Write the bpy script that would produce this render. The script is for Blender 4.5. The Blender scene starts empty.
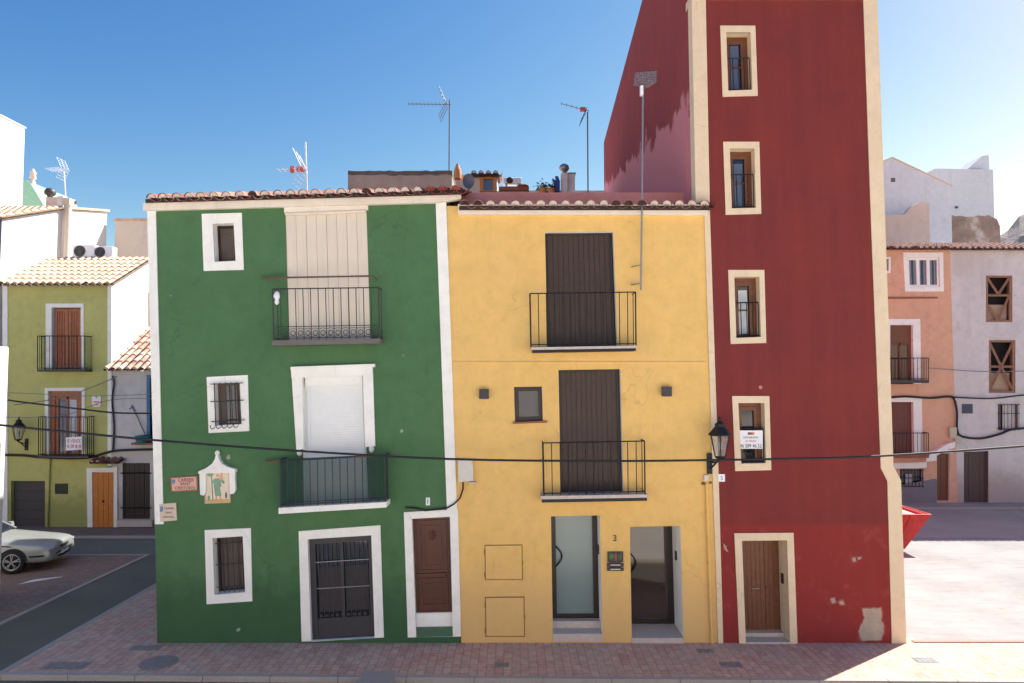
import bpy, bmesh, math, random
from mathutils import Vector, Matrix
from mathutils.geometry import tessellate_polygon
random.seed(7)
S = bpy.context.scene
COL = S.collection
R = math.radians
# ------------------------------------------------------------------ camera
F = 683.0; CY = -14.2; CH = 5.44; PITCH = R(2.85)
def ray(px, py):
    cx = (px-512)/F; cy = (341.5-py)/F
    return Vector((cx, math.cos(PITCH)-cy*math.sin(PITCH), math.sin(PITCH)+cy*math.cos(PITCH)))
def U(px, py, Y=0.0):                      # point on a facade plane y = Y
    d = ray(px, py); t = (Y-CY)/d.y
    return Vector((d.x*t, Y, CH+d.z*t))
def G(px, py, z=0.0):
    d = ray(px, py); t = (z-CH)/d.z
    return Vector((d.x*t, CY+d.y*t, z))
def Q(pts, Y=0.0):                          # list of measured corners -> (x,z)
    return [(lambda p: (p.x, p.z))(U(a, b, Y)) for a, b in pts]
def bil(q, u, v):                           # q = TL,TR,BR,BL ; v from top
    (ax, az), (bx, bz), (cx, cz), (dx, dz) = q
    return ((1-v)*((1-u)*ax+u*bx)+v*((1-u)*dx+u*cx), (1-v)*((1-u)*az+u*bz)+v*((1-u)*dz+u*cz))
def sub(q, u0, u1, v0, v1):
    return [bil(q, u0, v0), bil(q, u1, v0), bil(q, u1, v1), bil(q, u0, v1)]

cam = bpy.data.cameras.new('camera'); co = bpy.data.objects.new('camera', cam); COL.objects.link(co)
cam.sensor_width = 36; cam.lens = 36*F/1024; cam.clip_end = 2000
co.location = (0, CY, CH); co.rotation_euler = (R(90)+PITCH, 0, 0); S.camera = co

# ------------------------------------------------------------------ materials
def lin(c):
    return tuple(((v/255)/12.92 if v/255 <= .04045 else ((v/255+.055)/1.055)**2.4) for v in c)
MATS = {}
def mk(name):
    m = bpy.data.materials.new(name); m.use_nodes = True
    nt = m.node_tree; nt.nodes.clear()
    o = nt.nodes.new('ShaderNodeOutputMaterial'); b = nt.nodes.new('ShaderNodeBsdfPrincipled')
    nt.links.new(b.outputs[0], o.inputs[0]); MATS[name] = m
    return m, nt, b
def N(nt, t, **k):
    n = nt.nodes.new(t)
    for a, v in k.items(): setattr(n, a, v)
    return n
def noise(nt, vec, scale, detail=4, rough=.55):
    n = N(nt, 'ShaderNodeTexNoise'); n.inputs['Scale'].default_value = scale
    n.inputs['Detail'].default_value = detail; n.inputs['Roughness'].default_value = rough
    nt.links.new(vec, n.inputs['Vector']); return n.outputs['Fac']
def ramp(nt, fac, stops):
    r = N(nt, 'ShaderNodeValToRGB'); nt.links.new(fac, r.inputs[0])
    e = r.color_ramp.elements
    while len(e) < len(stops): e.new(.5)
    for i, (p, c) in enumerate(stops):
        e[i].position = p; e[i].color = (c[0], c[1], c[2], 1) if hasattr(c, '__len__') else (c, c, c, 1)
    return r.outputs[0]
def mix(nt, fac, a, b, mode='MIX'):
    m = N(nt, 'ShaderNodeMix', data_type='RGBA', blend_type=mode)
    for s, v in ((0, fac), (6, a), (7, b)):
        if hasattr(v, 'is_output'): nt.links.new(v, m.inputs[s])
        elif s == 0: m.inputs[0].default_value = v
        else: m.inputs[s].default_value = (v[0], v[1], v[2], 1)
    return m.outputs[2]
def bump(nt, b, h, strength, dist):
    n = N(nt, 'ShaderNodeBump'); n.inputs['Strength'].default_value = strength
    n.inputs['Distance'].default_value = dist
    nt.links.new(h, n.inputs['Height']); nt.links.new(n.outputs[0], b.inputs['Normal'])
def coord(nt, sx=1, sy=1, sz=1):
    g = N(nt, 'ShaderNodeNewGeometry'); mp = N(nt, 'ShaderNodeMapping')
    mp.inputs['Scale'].default_value = (sx, sy, sz)
    nt.links.new(g.outputs['Position'], mp.inputs['Vector']); return mp.outputs[0]
def flat(name, c, rough=.6, metal=0, var=.12, spec=.5, sc=6, bmp=0):
    m, nt, b = mk(name); c = lin(c)
    n = noise(nt, coord(nt), sc, 5)
    nt.links.new(ramp(nt, n, [(.3, [v*(1-var) for v in c]), (.7, [min(1, v*(1+var*.6)) for v in c])]), b.inputs['Base Color'])
    b.inputs['Roughness'].default_value = rough; b.inputs['Metallic'].default_value = metal
    b.inputs['Specular IOR Level'].default_value = spec
    if bmp: bump(nt, b, noise(nt, coord(nt), sc*6, 4), .5, bmp)
    return m
def plaster(name, c, var=.08, stain=None, streak=.06, bmp=.006, base=None, chips=0):
    """painted render: broad mottling, rain streaks, flaked spots, splash zone at the foot of the wall"""
    m, nt, b = mk(name); c = lin(c)
    p = coord(nt)
    col = ramp(nt, noise(nt, p, .9, 6, .6), [(.3, [v*(1-var) for v in c]), (.72, [min(1, v*(1+var)) for v in c])])
    st = ramp(nt, noise(nt, coord(nt, 1.6, 1.6, .3), 1.1, 6, .6), [(.3, 1-streak), (.7, 1.0)])
    col = mix(nt, 1.0, col, st, 'MULTIPLY')
    dr = ramp(nt, noise(nt, coord(nt, 7, 7, .3), 1.0, 5, .6), [(.56, 0), (.70, 1)]); dm_ = ramp(nt, noise(nt, coord(nt, .8, .8, .6), 1.1, 2), [(.45, 0), (.65, .16)])
    dd_ = N(nt, 'ShaderNodeMath', operation='MULTIPLY'); nt.links.new(dr, dd_.inputs[0]); nt.links.new(dm_, dd_.inputs[1])
    col = mix(nt, dd_.outputs[0], col, [v*.35 for v in c])
    col = mix(nt, 1.0, col, ramp(nt, noise(nt, p, 3.6, 7, .7), [(.32, .93), (.5, 1.0), (.72, 1.05)]), 'MULTIPLY')
    vc = N(nt, 'ShaderNodeTexVoronoi', feature='DISTANCE_TO_EDGE'); vc.inputs['Scale'].default_value = .55
    wb = N(nt, 'ShaderNodeVectorMath', operation='ADD'); nt.links.new(p, wb.inputs[0]); nz = N(nt, 'ShaderNodeTexNoise'); nz.inputs['Scale'].default_value = 2.5; nz.inputs['Detail'].default_value = 6; nt.links.new(p, nz.inputs['Vector'])
    ws = N(nt, 'ShaderNodeVectorMath', operation='SCALE'); ws.inputs['Scale'].default_value = .5; nt.links.new(nz.outputs['Color'], ws.inputs[0]); nt.links.new(ws.outputs[0], wb.inputs[1]); nt.links.new(wb.outputs[0], vc.inputs['Vector'])
    ck = ramp(nt, vc.outputs['Distance'], [(0.0, .78), (.006, 1.0)])
    mk_ = ramp(nt, noise(nt, p, .5, 3), [(.52, 0), (.6, 1)])
    col = mix(nt, mk_, col, mix(nt, 1.0, col, ck, 'MULTIPLY'))
    if stain:
        f = ramp(nt, noise(nt, p, .45, 8, .68), [(.55, 0), (.72, .75)])
        col = mix(nt, f, col, lin(stain))
    if base:                                # worn zone near the ground
        sp = N(nt, 'ShaderNodeSeparateXYZ'); g = N(nt, 'ShaderNodeNewGeometry')
        nt.links.new(g.outputs['Position'], sp.inputs[0])
        ad = N(nt, 'ShaderNodeMath', operation='ADD'); nt.links.new(sp.outputs[2], ad.inputs[0])
        ml = N(nt, 'ShaderNodeMath', operation='MULTIPLY'); nt.links.new(noise(nt, coord(nt, 1.5, 1.5, 1.5), 2.2, 7, .7), ml.inputs[0]); ml.inputs[1].default_value = -1.6
        nt.links.new(ml.outputs[0], ad.inputs[1])
        f = ramp(nt, ad.outputs[0], [(0.0, .7), (.75, 0)])
        col = mix(nt, f, col, lin(base))
    if chips:
        v = N(nt, 'ShaderNodeTexVoronoi'); v.inputs['Scale'].default_value = 1.1; v.inputs['Randomness'].default_value = 1
        wob = N(nt, 'ShaderNodeVectorMath', operation='ADD'); nt.links.new(p, wob.inputs[0])
        nn = N(nt, 'ShaderNodeTexNoise'); nn.inputs['Scale'].default_value = 9; nt.links.new(p, nn.inputs['Vector'])
        sc_ = N(nt, 'ShaderNodeVectorMath', operation='SCALE'); sc_.inputs['Scale'].default_value = .12
        nt.links.new(nn.outputs['Color'], sc_.inputs[0]); nt.links.new(sc_.outputs[0], wob.inputs[1])
        nt.links.new(wob.outputs[0], v.inputs['Vector'])
        f = ramp(nt, v.outputs['Distance'], [(.035, chips), (.05, 0)])
        col = mix(nt, f, col, lin((190, 185, 175)))
    nt.links.new(col, b.inputs['Base Color']); b.inputs['Roughness'].default_value = .9
    b.inputs['Specular IOR Level'].default_value = .25
    h = noise(nt, p, 14, 8, .65); h2 = noise(nt, p, 2.2, 3)
    ad = N(nt, 'ShaderNodeMath', operation='MULTIPLY_ADD'); nt.links.new(h2, ad.inputs[0]); ad.inputs[1].default_value = 2.5
    nt.links.new(h, ad.inputs[2])
    bump(nt, b, ad.outputs[0], .7, bmp)
    return m
M = {}
M['green'] = plaster('green_plaster', (80, 117, 79), .09, (84, 110, 78), .05, base=(56, 88, 60), chips=.6)
M['yellow'] = plaster('yellow_plaster', (231, 190, 116), .05, (226, 184, 122), .04, base=(216, 178, 120), chips=0)
M['cream'] = plaster('cream_paint', (226, 206, 176), .05, (205, 190, 165), .05)
M['creamlt'] = plaster('pale_cornice_paint', (232, 222, 208), .05, (206, 188, 176), .04)
M['white'] = plaster('white_paint', (244, 243, 236), .04, (226, 224, 216), .04, .004 and .004)
M['whitew'] = plaster('whitewash', (232, 228, 224), .05, (214, 206, 198), .08)
M['ruin'] = plaster('old_whitewash', (212, 208, 206), .07, (180, 170, 162), .10, base=(168, 152, 142))
M['olive'] = plaster('olive_plaster', (192, 190, 120), .06, (172, 176, 108), .05, base=(140, 144, 84))
M['peach'] = plaster('peach_plaster', (220, 174, 144), .05, (210, 166, 142), .08)
M['beige'] = plaster('beige_plaster', (222, 204, 188), .06, (205, 190, 175), .06)
M['bluewhite'] = plaster('bluish_whitewash', (222, 226, 230), .03, None, .04)
M['greyblue'] = plaster('slate_blue_plaster', (95, 110, 130), .06)
M['dado'] = plaster('grey_dado', (128, 128, 132), .08, (112, 110, 110))
M['rubble'] = plaster('rubble_stone', (160, 138, 124), .3, (232, 228, 224), .1, .05)
M['block'] = plaster('concrete_block_wall', (172, 160, 148), .10, (150, 138, 126), .1)
M['capstain'] = plaster('weathered_cap', (112, 104, 98), .25, (80, 76, 74), .2)
M['pinkcap'] = plaster('faded_red_parapet', (208, 140, 136), .10, (190, 126, 124), .05)
M['hill'] = plaster('hazed_hill_scrub', (176, 166, 156), .25, (110, 108, 92), 0, .2)  # scrub colour lightened to imitate distance haze
M['patch'] = plaster('bare_render_patch', (176, 164, 152), .22, (136, 104, 96), .1, .04)
M['undercoat'] = plaster('faded_red_undercoat', (158, 88, 80), .15, (170, 120, 108), .05, .01)
M['door_orange'] = flat('orange_varnished_wood', (196, 118, 42), .55, sc=9)
M['wood'] = flat('brown_varnished_wood', (114, 68, 42), .5, var=.2, sc=12)
M['wood2'] = flat('dark_carved_door_wood', (88, 48, 32), .5, var=.18, sc=12)
M['woodlight'] = flat('warm_shutter_wood', (168, 104, 72), .6, var=.2, sc=14)
M['oldwood'] = flat('bare_old_timber', (150, 116, 92), .85, var=.25, sc=12)
M['plank'] = flat('dark_brown_shutter_planks', (62, 44, 36), .55, var=.2, sc=10)
M['plankframe'] = flat('dark_brown_shutter_frame', (42, 31, 30), .5)
M['dkframe'] = flat('dark_brown_metal_frame', (38, 27, 26), .4)
M['iron'] = flat('black_iron', (34, 34, 40), .55, .3)
M['irongrey'] = flat('grey_painted_iron', (62, 60, 64), .55, .1)
M['rust'] = flat('rusty_brown_bar', (112, 78, 70), .8, var=.3, sc=20)
M['greyslab'] = flat('grey_slab_edge', (110, 106, 100), .85)
M['shut_white'] = flat('white_roller_shutter', (236, 238, 236), .5, var=.03)
M['greyshutter'] = flat('grey_brown_roller', (98, 84, 76), .6, var=.12)
M['cardoor'] = flat('brown_garage_door', (84, 66, 62), .6, var=.1)
M['black'] = flat('black_cable', (30, 30, 34), .6)
M['cablegrey'] = flat('grey_thin_cable', (120, 122, 118), .6)
M['steel'] = flat('galvanised_steel', (150, 152, 156), .4, .6)
M['alu'] = flat('dull_antenna_aluminium', (112, 116, 126), .5, .3)
M['paleplastic'] = flat('pale_grey_plastic', (205, 202, 192), .5, var=.05)
M['boxgrey'] = flat('beige_meter_box', (188, 180, 160), .5, var=.05)
M['redplastic'] = flat('orange_red_plastic', (206, 96, 76), .5)
M['whiteplastic'] = flat('white_plastic', (235, 236, 240), .4, var=.03)
M['dkplastic'] = flat('dark_fan_grille', (70, 72, 76), .5)
M['blue'] = flat('blue_shutter_paint', (58, 112, 152), .5)
M['teal'] = flat('teal_plastic', (34, 110, 112), .5)
M['bluetarp'] = flat('blue_tarpaulin', (30, 70, 150), .5)
M['leaf'] = flat('leaf_green', (84, 112, 48), .6, var=.35, sc=20)
M['orangepot'] = flat('orange_clay_pot', (206, 140, 84), .8)
M['red_skip'] = flat('red_skip_paint', (190, 46, 42), .6, var=.25, sc=5)
M['rubber'] = flat('black_rubber', (26, 26, 28), .8)
M['lens'] = flat('headlamp_lens', (150, 156, 160), .12, .2, spec=.9)
M['rim'] = flat('alloy_rim', (176, 178, 180), .3, .8)
M['brickred'] = flat('clay_sill', (150, 92, 74), .8)
M['mintroof'] = flat('mint_green_tiles', (150, 196, 170), .6)
M['stone'] = flat('pale_stone_step', (196, 184, 174), .7, var=.12, sc=18)
M['greenstep'] = flat('green_painted_step', (78, 108, 84), .8)
M['darkroom'] = flat('dark_interior', (26, 24, 26), .9)
M['curtain'] = flat('grey_white_curtain', (196, 200, 206), .8, var=.12)
M['asph'] = None
def glass(name, c, rough=.05, spec=.9, coat=0.0):
    m, nt, b = mk(name); c = lin(c)
    b.inputs['Base Color'].default_value = (*c, 1); b.inputs['Roughness'].default_value = rough
    b.inputs['Specular IOR Level'].default_value = spec
    return m
M['glass'] = glass('window_glass', (30, 34, 40))
M['glassblue'] = glass('sky_lit_window_glass', (92, 100, 118), .08)
M['frost'] = glass('frosted_door_glass', (122, 140, 140), .22, .7)
M['tint'] = glass('tinted_door_glass', (62, 48, 44), .04, 1.0)
M['lampglass'] = glass('lantern_glass', (150, 140, 130), .1, .6)
m, nt, b = mk('car_paint'); b.inputs['Base Color'].default_value = (*lin((146, 150, 148)), 1)
b.inputs['Metallic'].default_value = .25; b.inputs['Roughness'].default_value = .38; b.inputs['Coat Weight'].default_value = .6; M['carpaint'] = m

# roller blind of woven cane
m, nt, b = mk('cane_blind'); p = coord(nt)
w = N(nt, 'ShaderNodeTexWave', bands_direction='Z'); w.inputs['Scale'].default_value = 14; w.inputs['Distortion'].default_value = .4
nt.links.new(p, w.inputs[0])
c = mix(nt, w.outputs['Fac'], lin((216, 202, 180)), lin((236, 224, 206)))
c = mix(nt, ramp(nt, noise(nt, coord(nt, 4, 4, .6), 2, 4), [(.4, 0), (.7, .35)]), c, lin((206, 196, 186)))
nt.links.new(c, b.inputs['Base Color']); b.inputs['Roughness'].default_value = .85; bump(nt, b, w.outputs['Fac'], .6, .004); M['cane'] = m
# green balcony netting (real see-through mesh)
m, nt, b = mk('green_netting'); b.inputs['Base Color'].default_value = (*lin((18, 62, 52)), 1); b.inputs['Roughness'].default_value = .8
b.inputs['Alpha'].default_value = .6; M['net'] = m
m, nt, b = mk('wire_grid'); b.inputs['Base Color'].default_value = (*lin((150, 140, 145)), 1); b.inputs['Roughness'].default_value = .5
b.inputs['Alpha'].default_value = .5; M['wiregrid'] = m

# red tower plaster: darker top coat, paler bare lower area on the flank
def red_mat(name, flank):
    m, nt, b = mk(name); p = coord(nt)
    A = lin((126, 54, 51)) if not flank else lin((146, 66, 64)); B = lin((117, 51, 51)) if not flank else lin((138, 62, 66)); C = lin((135, 62, 56)) if not flank else lin((158, 80, 78))
    col = ramp(nt, noise(nt, p, .7, 6, .6), [(.28, B), (.6, A), (.85, C)])
    st = ramp(nt, noise(nt, coord(nt, 3, 3, .2), 1.3, 5), [(.35, .9), (.62, 1.0)])
    col = mix(nt, 1.0, col, st, 'MULTIPLY')
    g = N(nt, 'ShaderNodeNewGeometry'); sp = N(nt, 'ShaderNodeSeparateXYZ'); nt.links.new(g.outputs['Position'], sp.inputs[0])
    if flank:
        # line  z = 11.4 + k*y  (ragged edge of the bare coat)
        a = N(nt, 'ShaderNodeMath', operation='MULTIPLY_ADD'); nt.links.new(sp.outputs[1], a.inputs[0]); a.inputs[1].default_value = -.14; nt.links.new(sp.outputs[2], a.inputs[2])
        n1 = N(nt, 'ShaderNodeMath', operation='MULTIPLY_ADD'); nt.links.new(noise(nt, coord(nt, 1, 1, .75), 1.3, 7, .6), n1.inputs[0]); n1.inputs[1].default_value = 2.2; nt.links.new(a.outputs[0], n1.inputs[2])
        mr = N(nt, 'ShaderNodeMapRange'); nt.links.new(n1.outputs[0], mr.inputs[0]); mr.inputs[1].default_value = 12.36; mr.inputs[2].default_value = 12.54
        mr.inputs[3].default_value = 1; mr.inputs[4].default_value = 0
        col = mix(nt, mr.outputs[0], col, lin((200, 130, 134)))
    else:
        # repaint band with a straight lower edge plus scuffed lower storey
        mr = N(nt, 'ShaderNodeMapRange'); nt.links.new(sp.outputs[2], mr.inputs[0]); mr.inputs[1].default_value = 2.35; mr.inputs[2].default_value = 2.42; mr.inputs[3].default_value = .55; mr.inputs[4].default_value = 0
        col = mix(nt, mr.outputs[0], col, lin((146, 50, 48)))
        f = ramp(nt, noise(nt, p, 1.6, 8, .72), [(.54, 0), (.66, .5)])
        m2 = N(nt, 'ShaderNodeMath', operation='MULTIPLY'); nt.links.new(f, m2.inputs[0]); nt.links.new(mr.outputs[0], m2.inputs[1])
        col = mix(nt, m2.outputs[0], col, lin((176, 104, 96)))
        v = N(nt, 'ShaderNodeTexVoronoi'); v.inputs['Scale'].default_value = .9; nt.links.new(p, v.inputs['Vector'])
        col = mix(nt, ramp(nt, v.outputs['Distance'], [(.035, .7), (.045, 0)]), col, lin((190, 150, 140)))
    nt.links.new(col, b.inputs['Base Color']); b.inputs['Roughness'].default_value = .9; b.inputs['Specular IOR Level'].default_value = .25
    bump(nt, b, noise(nt, p, 9, 8, .7), .7, .012)
    return m
M['red'] = red_mat('red_plaster', False); M['redflank'] = red_mat('red_plaster_flank', True)

def tile_mat(name, cols, sc=4.0):
    m, nt, b = mk(name); v = N(nt, 'ShaderNodeTexVoronoi'); v.inputs['Scale'].default_value = sc
    nt.links.new(coord(nt), v.inputs['Vector'])
    sp = N(nt, 'ShaderNodeSeparateXYZ'); nt.links.new(v.outputs['Color'], sp.inputs[0])
    cr = ramp(nt, sp.outputs[0], [(i/len(cols), lin(c)) for i, c in enumerate(cols)])
    nt.nodes[-1]
    f = ramp(nt, noise(nt, coord(nt), 11, 7, .7), [(.55, 0), (.66, .6)])
    cr = mix(nt, f, cr, lin((206, 190, 172)))
    nt.links.new(cr, b.inputs['Base Color']); b.inputs['Roughness'].default_value = .9
    bump(nt, b, noise(nt, coord(nt), 30, 5), .6, .006)
    return m
M['tile'] = tile_mat('clay_roof_tile', [(126, 74, 66), (150, 98, 84), (98, 64, 60), (164, 120, 104)])
M['tilered'] = tile_mat('new_red_roof_tile', [(140, 62, 52), (156, 74, 62), (128, 56, 50)], 3)
M['tilepale'] = tile_mat('pale_clay_roof_tile', [(204, 176, 150), (212, 188, 164), (194, 164, 138)])
M['tilemid'] = tile_mat('mid_clay_roof_tile', [(170, 128, 112), (196, 160, 140), (146, 104, 92), (208, 182, 164)])
M['mortar'] = flat('white_tile_mortar', (212, 200, 190), .9, var=.2, sc=14)
M['soil'] = flat('tile_underside', (62, 48, 46), .95, var=.3, sc=14)

def asphalt(name, c, v=.15):
    m, nt, b = mk(name); c = lin(c); p = coord(nt)
    col = ramp(nt, noise(nt, p, .5, 8, .65), [(.3, [x*(1-v) for x in c]), (.7, [x*(1+v) for x in c])])
    fine = ramp(nt, noise(nt, p, 60, 2), [(.35, .86), (.65, 1.12)])
    col = mix(nt, 1, col, fine, 'MULTIPLY')
    nt.links.new(col, b.inputs['Base Color']); b.inputs['Roughness'].default_value = .9
    bump(nt, b, noise(nt, p, 70, 3), .6, .006); return m
M['asph'] = asphalt('asphalt', (108, 104, 92)); M['asph2'] = asphalt('cool_grey_asphalt', (160, 160, 148))
M['asph3'] = asphalt('dark_side_street_asphalt', (116, 114, 104))
m, nt, b = mk('pale_plaza_concrete'); p = coord(nt)
col = ramp(nt, noise(nt, p, .35, 9, .7), [(.3, lin((130, 130, 128))), (.55, lin((150, 150, 147))), (.75, lin((158, 157, 154)))])
v = N(nt, 'ShaderNodeTexVoronoi'); v.inputs['Scale'].default_value = 1.6; nt.links.new(coord(nt, .6, 1.6, 1), v.inputs['Vector'])
col = mix(nt, ramp(nt, v.outputs['Distance'], [(.07, .6), (.12, 0)]), col, lin((140, 116, 100)))
col = mix(nt, 1, col, ramp(nt, noise(nt, coord(nt, .4, 2.5, 1), 2.2, 6, .7), [(.34, .84), (.5, 1.0)]), 'MULTIPLY')
nt.links.new(col, b.inputs['Base Color']); b.inputs['Roughness'].default_value = .95; bump(nt, b, noise(nt, p, 25, 6), .7, .01); M['plaza'] = m
M['added_pale_paving'] = asphalt('pale_bounce_paving', (236, 228, 214), .08)  # very pale so the added paving throws sunlight back
M['kerb'] = asphalt('kerb_stone', (172, 162, 154), .1)
M['kerbpink'] = asphalt('pinkish_kerb_stone', (170, 130, 122), .1)
M['earth'] = asphalt('dusty_ground', (150, 140, 128), .15)
def pavers(name, c1, c2, mort, rot=0, bw=.2, rh=.1, dirt=(120, 104, 98)):
    m, nt, b = mk(name); g = N(nt, 'ShaderNodeNewGeometry'); mp = N(nt, 'ShaderNodeMapping')
    mp.inputs['Rotation'].default_value = (0, 0, rot); nt.links.new(g.outputs['Position'], mp.inputs[0])
    br = N(nt, 'ShaderNodeTexBrick'); nt.links.new(mp.outputs[0], br.inputs['Vector'])
    br.inputs['Color1'].default_value = (*lin(c1), 1); br.inputs['Color2'].default_value = (*lin(c2), 1); br.inputs['Mortar'].default_value = (*lin(mort), 1)
    br.inputs['Scale'].default_value = 1; br.inputs['Mortar Size'].default_value = .008; br.inputs['Brick Width'].default_value = bw; br.inputs['Row Height'].default_value = rh
    br.inputs['Mortar Smooth'].default_value = .3
    p = coord(nt)
    col = mix(nt, ramp(nt, noise(nt, p, .8, 8, .7), [(.42, 0), (.7, .7)]), br.outputs['Color'], lin(dirt))
    col = mix(nt, 1, col, ramp(nt, noise(nt, p, 5, 6, .7), [(.3, .74), (.65, 1.08)]), 'MULTIPLY')
    col = mix(nt, 1, col, ramp(nt, noise(nt, coord(nt, 1, 1, 1), 18, 3, .8), [(.3, .84), (.6, 1.05)]), 'MULTIPLY')
    nt.links.new(col, b.inputs['Base Color']); b.inputs['Roughness'].default_value = .85
    bump(nt, b, br.outputs['Fac'], -.5, .006); return m
M['paver'] = pavers('red_block_paving', (206, 156, 136), (220, 180, 158), (148, 128, 116), R(90), .26, .16, (200, 182, 164))
M['paver2'] = pavers('dark_red_block_paving', (146, 118, 104), (158, 130, 116), (108, 98, 88), 0, .2, .1)

# ------------------------------------------------------------------ mesh builder
class MB:
    def __init__(s): s.v = []; s.f = []; s.m = []; s.sm = []
    def add(s, vs, fs, mi=0, smooth=False):
        o = len(s.v); s.v += [Vector(v) for v in vs]
        for f in fs: s.f.append([o+i for i in f]); s.m.append(mi); s.sm.append(smooth)
    def box(s, x0, x1, y0, y1, z0, z1, mi=0):
        s.add([(x0,y0,z0),(x1,y0,z0),(x1,y1,z0),(x0,y1,z0),(x0,y0,z1),(x1,y0,z1),(x1,y1,z1),(x0,y1,z1)],
              [(0,3,2,1),(4,5,6,7),(0,1,5,4),(1,2,6,5),(2,3,7,6),(3,0,4,7)], mi)
    def prism(s, poly, y0, y1, mi=0, smi=None):          # poly of (x,z) -> extruded along y
        n = len(poly); v = [(x, y0, z) for x, z in poly]+[(x, y1, z) for x, z in poly]
        s.add(v, [tuple(range(n)), tuple(range(2*n-1, n-1, -1))], mi)
        s.add(v, [(i, i+n, (i+1) % n+n, (i+1) % n) for i in range(n)], mi if smi is None else smi)
    def slab(s, poly, z0, z1, mi=0):                       # poly of (x,y)
        n = len(poly); v = [(x, y, z1) for x, y in poly]+[(x, y, z0) for x, y in poly]
        s.add(v, [tuple(range(n)), tuple(range(2*n-1, n-1, -1))]+[(i, i+n, (i+1) % n+n, (i+1) % n) for i in range(n)], mi)
    def tube(s, pts, r, n=6, mi=0, caps=True, sm=True):
        pts = [Vector(p) for p in pts]; rr = r if hasattr(r, '__len__') else [r]*len(pts)
        rings = []
        for i, p in enumerate(pts):
            d = (pts[min(i+1, len(pts)-1)]-pts[max(i-1, 0)]).normalized()
            a = Vector((0, 0, 1)) if abs(d.z) < .9 else Vector((0, 1, 0))
            u = d.cross(a).normalized(); w = d.cross(u).normalized()
            rings.append([p+(u*math.cos(2*math.pi*k/n)+w*math.sin(2*math.pi*k/n))*rr[i] for k in range(n)])
        v = [q for g in rings for q in g]; f = []
        for i in range(len(pts)-1):
            for k in range(n): f.append((i*n+k, i*n+(k+1) % n, (i+1)*n+(k+1) % n, (i+1)*n+k))
        s.add(v, f, mi, sm)
        if caps: s.add(v, [tuple(range(n))[::-1], tuple(range((len(pts)-1)*n, len(pts)*n))], mi)
    def bar(s, a, b, w=.018, mi=0): s.tube([a, b], w*.7, 4, mi, sm=False)
    def lathe(s, c, prof, n=12, mi=0, sm=True):            # prof of (r, dz)
        c = Vector(c); v = [c+Vector((r*math.cos(2*math.pi*k/n), r*math.sin(2*math.pi*k/n), z)) for r, z in prof for k in range(n)]
        f = [(i*n+k, i*n+(k+1) % n, (i+1)*n+(k+1) % n, (i+1)*n+k) for i in range(len(prof)-1) for k in range(n)]
        s.add(v, f, mi, sm); s.add(v, [tuple(range(n))[::-1], tuple(range((len(prof)-1)*n, len(prof)*n))], mi)
    def ring(s, outer, inner, y0, y1, mi=0):              # frame between two quads
        for i in range(len(outer)):
            j = (i+1) % len(outer)
            s.prism([outer[i], outer[j], inner[j], inner[i]], y0, y1, mi)
    def lining(s, q, y0, y1, mi=0):
        n = len(q)
        s.add([(x, y0, z) for x, z in q]+[(x, y1, z) for x, z in q], [(i, (i+1) % n, (i+1) % n+n, i+n) for i in range(n)], mi)
    def build(s, name, mats, parent=None, recalc=True, bevel=0):
        root = parent
        while root is not None and root.parent is not None: root = root.parent
        off = root.location if root is not None else Vector((0, 0, 0))
        me = bpy.data.meshes.new(name); me.from_pydata([v-off for v in s.v], [], s.f)
        for mm in (mats if isinstance(mats, (list, tuple)) else [mats]): me.materials.append(mm)
        for p, mi, sm in zip(me.polygons, s.m, s.sm): p.material_index = mi; p.use_smooth = sm
        if recalc:
            bm = bmesh.new(); bm.from_mesh(me); bmesh.ops.recalc_face_normals(bm, faces=bm.faces); bm.to_mesh(me); bm.free()
        o = bpy.data.objects.new(name, me); COL.objects.link(o)
        if parent is not None: o.parent = parent
        if bevel:
            b = o.modifiers.new('bevel', 'BEVEL'); b.width = bevel; b.segments = 1; b.limit_method = 'ANGLE'
        return o
def tag(o, label=None, cat=None, group=None, kind=None):
    if label: o['label'] = label
    if cat: o['category'] = cat
    if group: o['group'] = group
    if kind: o['kind'] = kind
    return o
def empty(name, loc, label, cat, group=None):
    o = bpy.data.objects.new(name, None); COL.objects.link(o); o.location = loc; o.empty_display_size = .2
    return tag(o, label, cat, group)
def solo(mb, name, mats, label, cat, group=None, **k): return tag(mb.build(name, mats, None, **k), label, cat, group)

def wall(parent, outline, holes, Y, back, mat, name='wall', zmin=-.05, ymat=None):
    """solid body: pierced front face, sides, back and top"""
    mb = MB(); out = [(x, z) for x, z in outline]
    loops = [[Vector((x, z, 0)) for x, z in out]]+[[Vector((x, z, 0)) for x, z in h] for h in holes]
    allp = [p for l in loops for p in l]
    tris = tessellate_polygon(loops)
    mb.add([(p.x, Y, p.y) for p in allp], [tuple(t) for t in tris])
    n = len(out); v = [(x, Y, z) for x, z in out]+[(x, back, z) for x, z in out]
    mb.add(v, [(i, i+n, (i+1) % n+n, (i+1) % n) for i in range(n)]+[tuple(range(2*n-1, n-1, -1))], 1 if ymat else 0)
    # make the pierced front face the street
    o = mb.build(name, [mat]+([ymat] if ymat else []), parent, recalc=False)
    me = o.data; bm = bmesh.new(); bm.from_mesh(me)
    bmesh.ops.remove_doubles(bm, verts=bm.verts, dist=1e-5)
    cx = sum(x for x, z in out)/n; cz = sum(z for x, z in out)/n
    c = Vector((cx, (Y+back)/2, cz)) - (parent.location if parent else Vector())
    for f in bm.faces:
        if (f.calc_center_median()-c).dot(f.normal) < 0: f.normal_flip()
    bm.to_mesh(me); bm.free()
    return o

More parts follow.
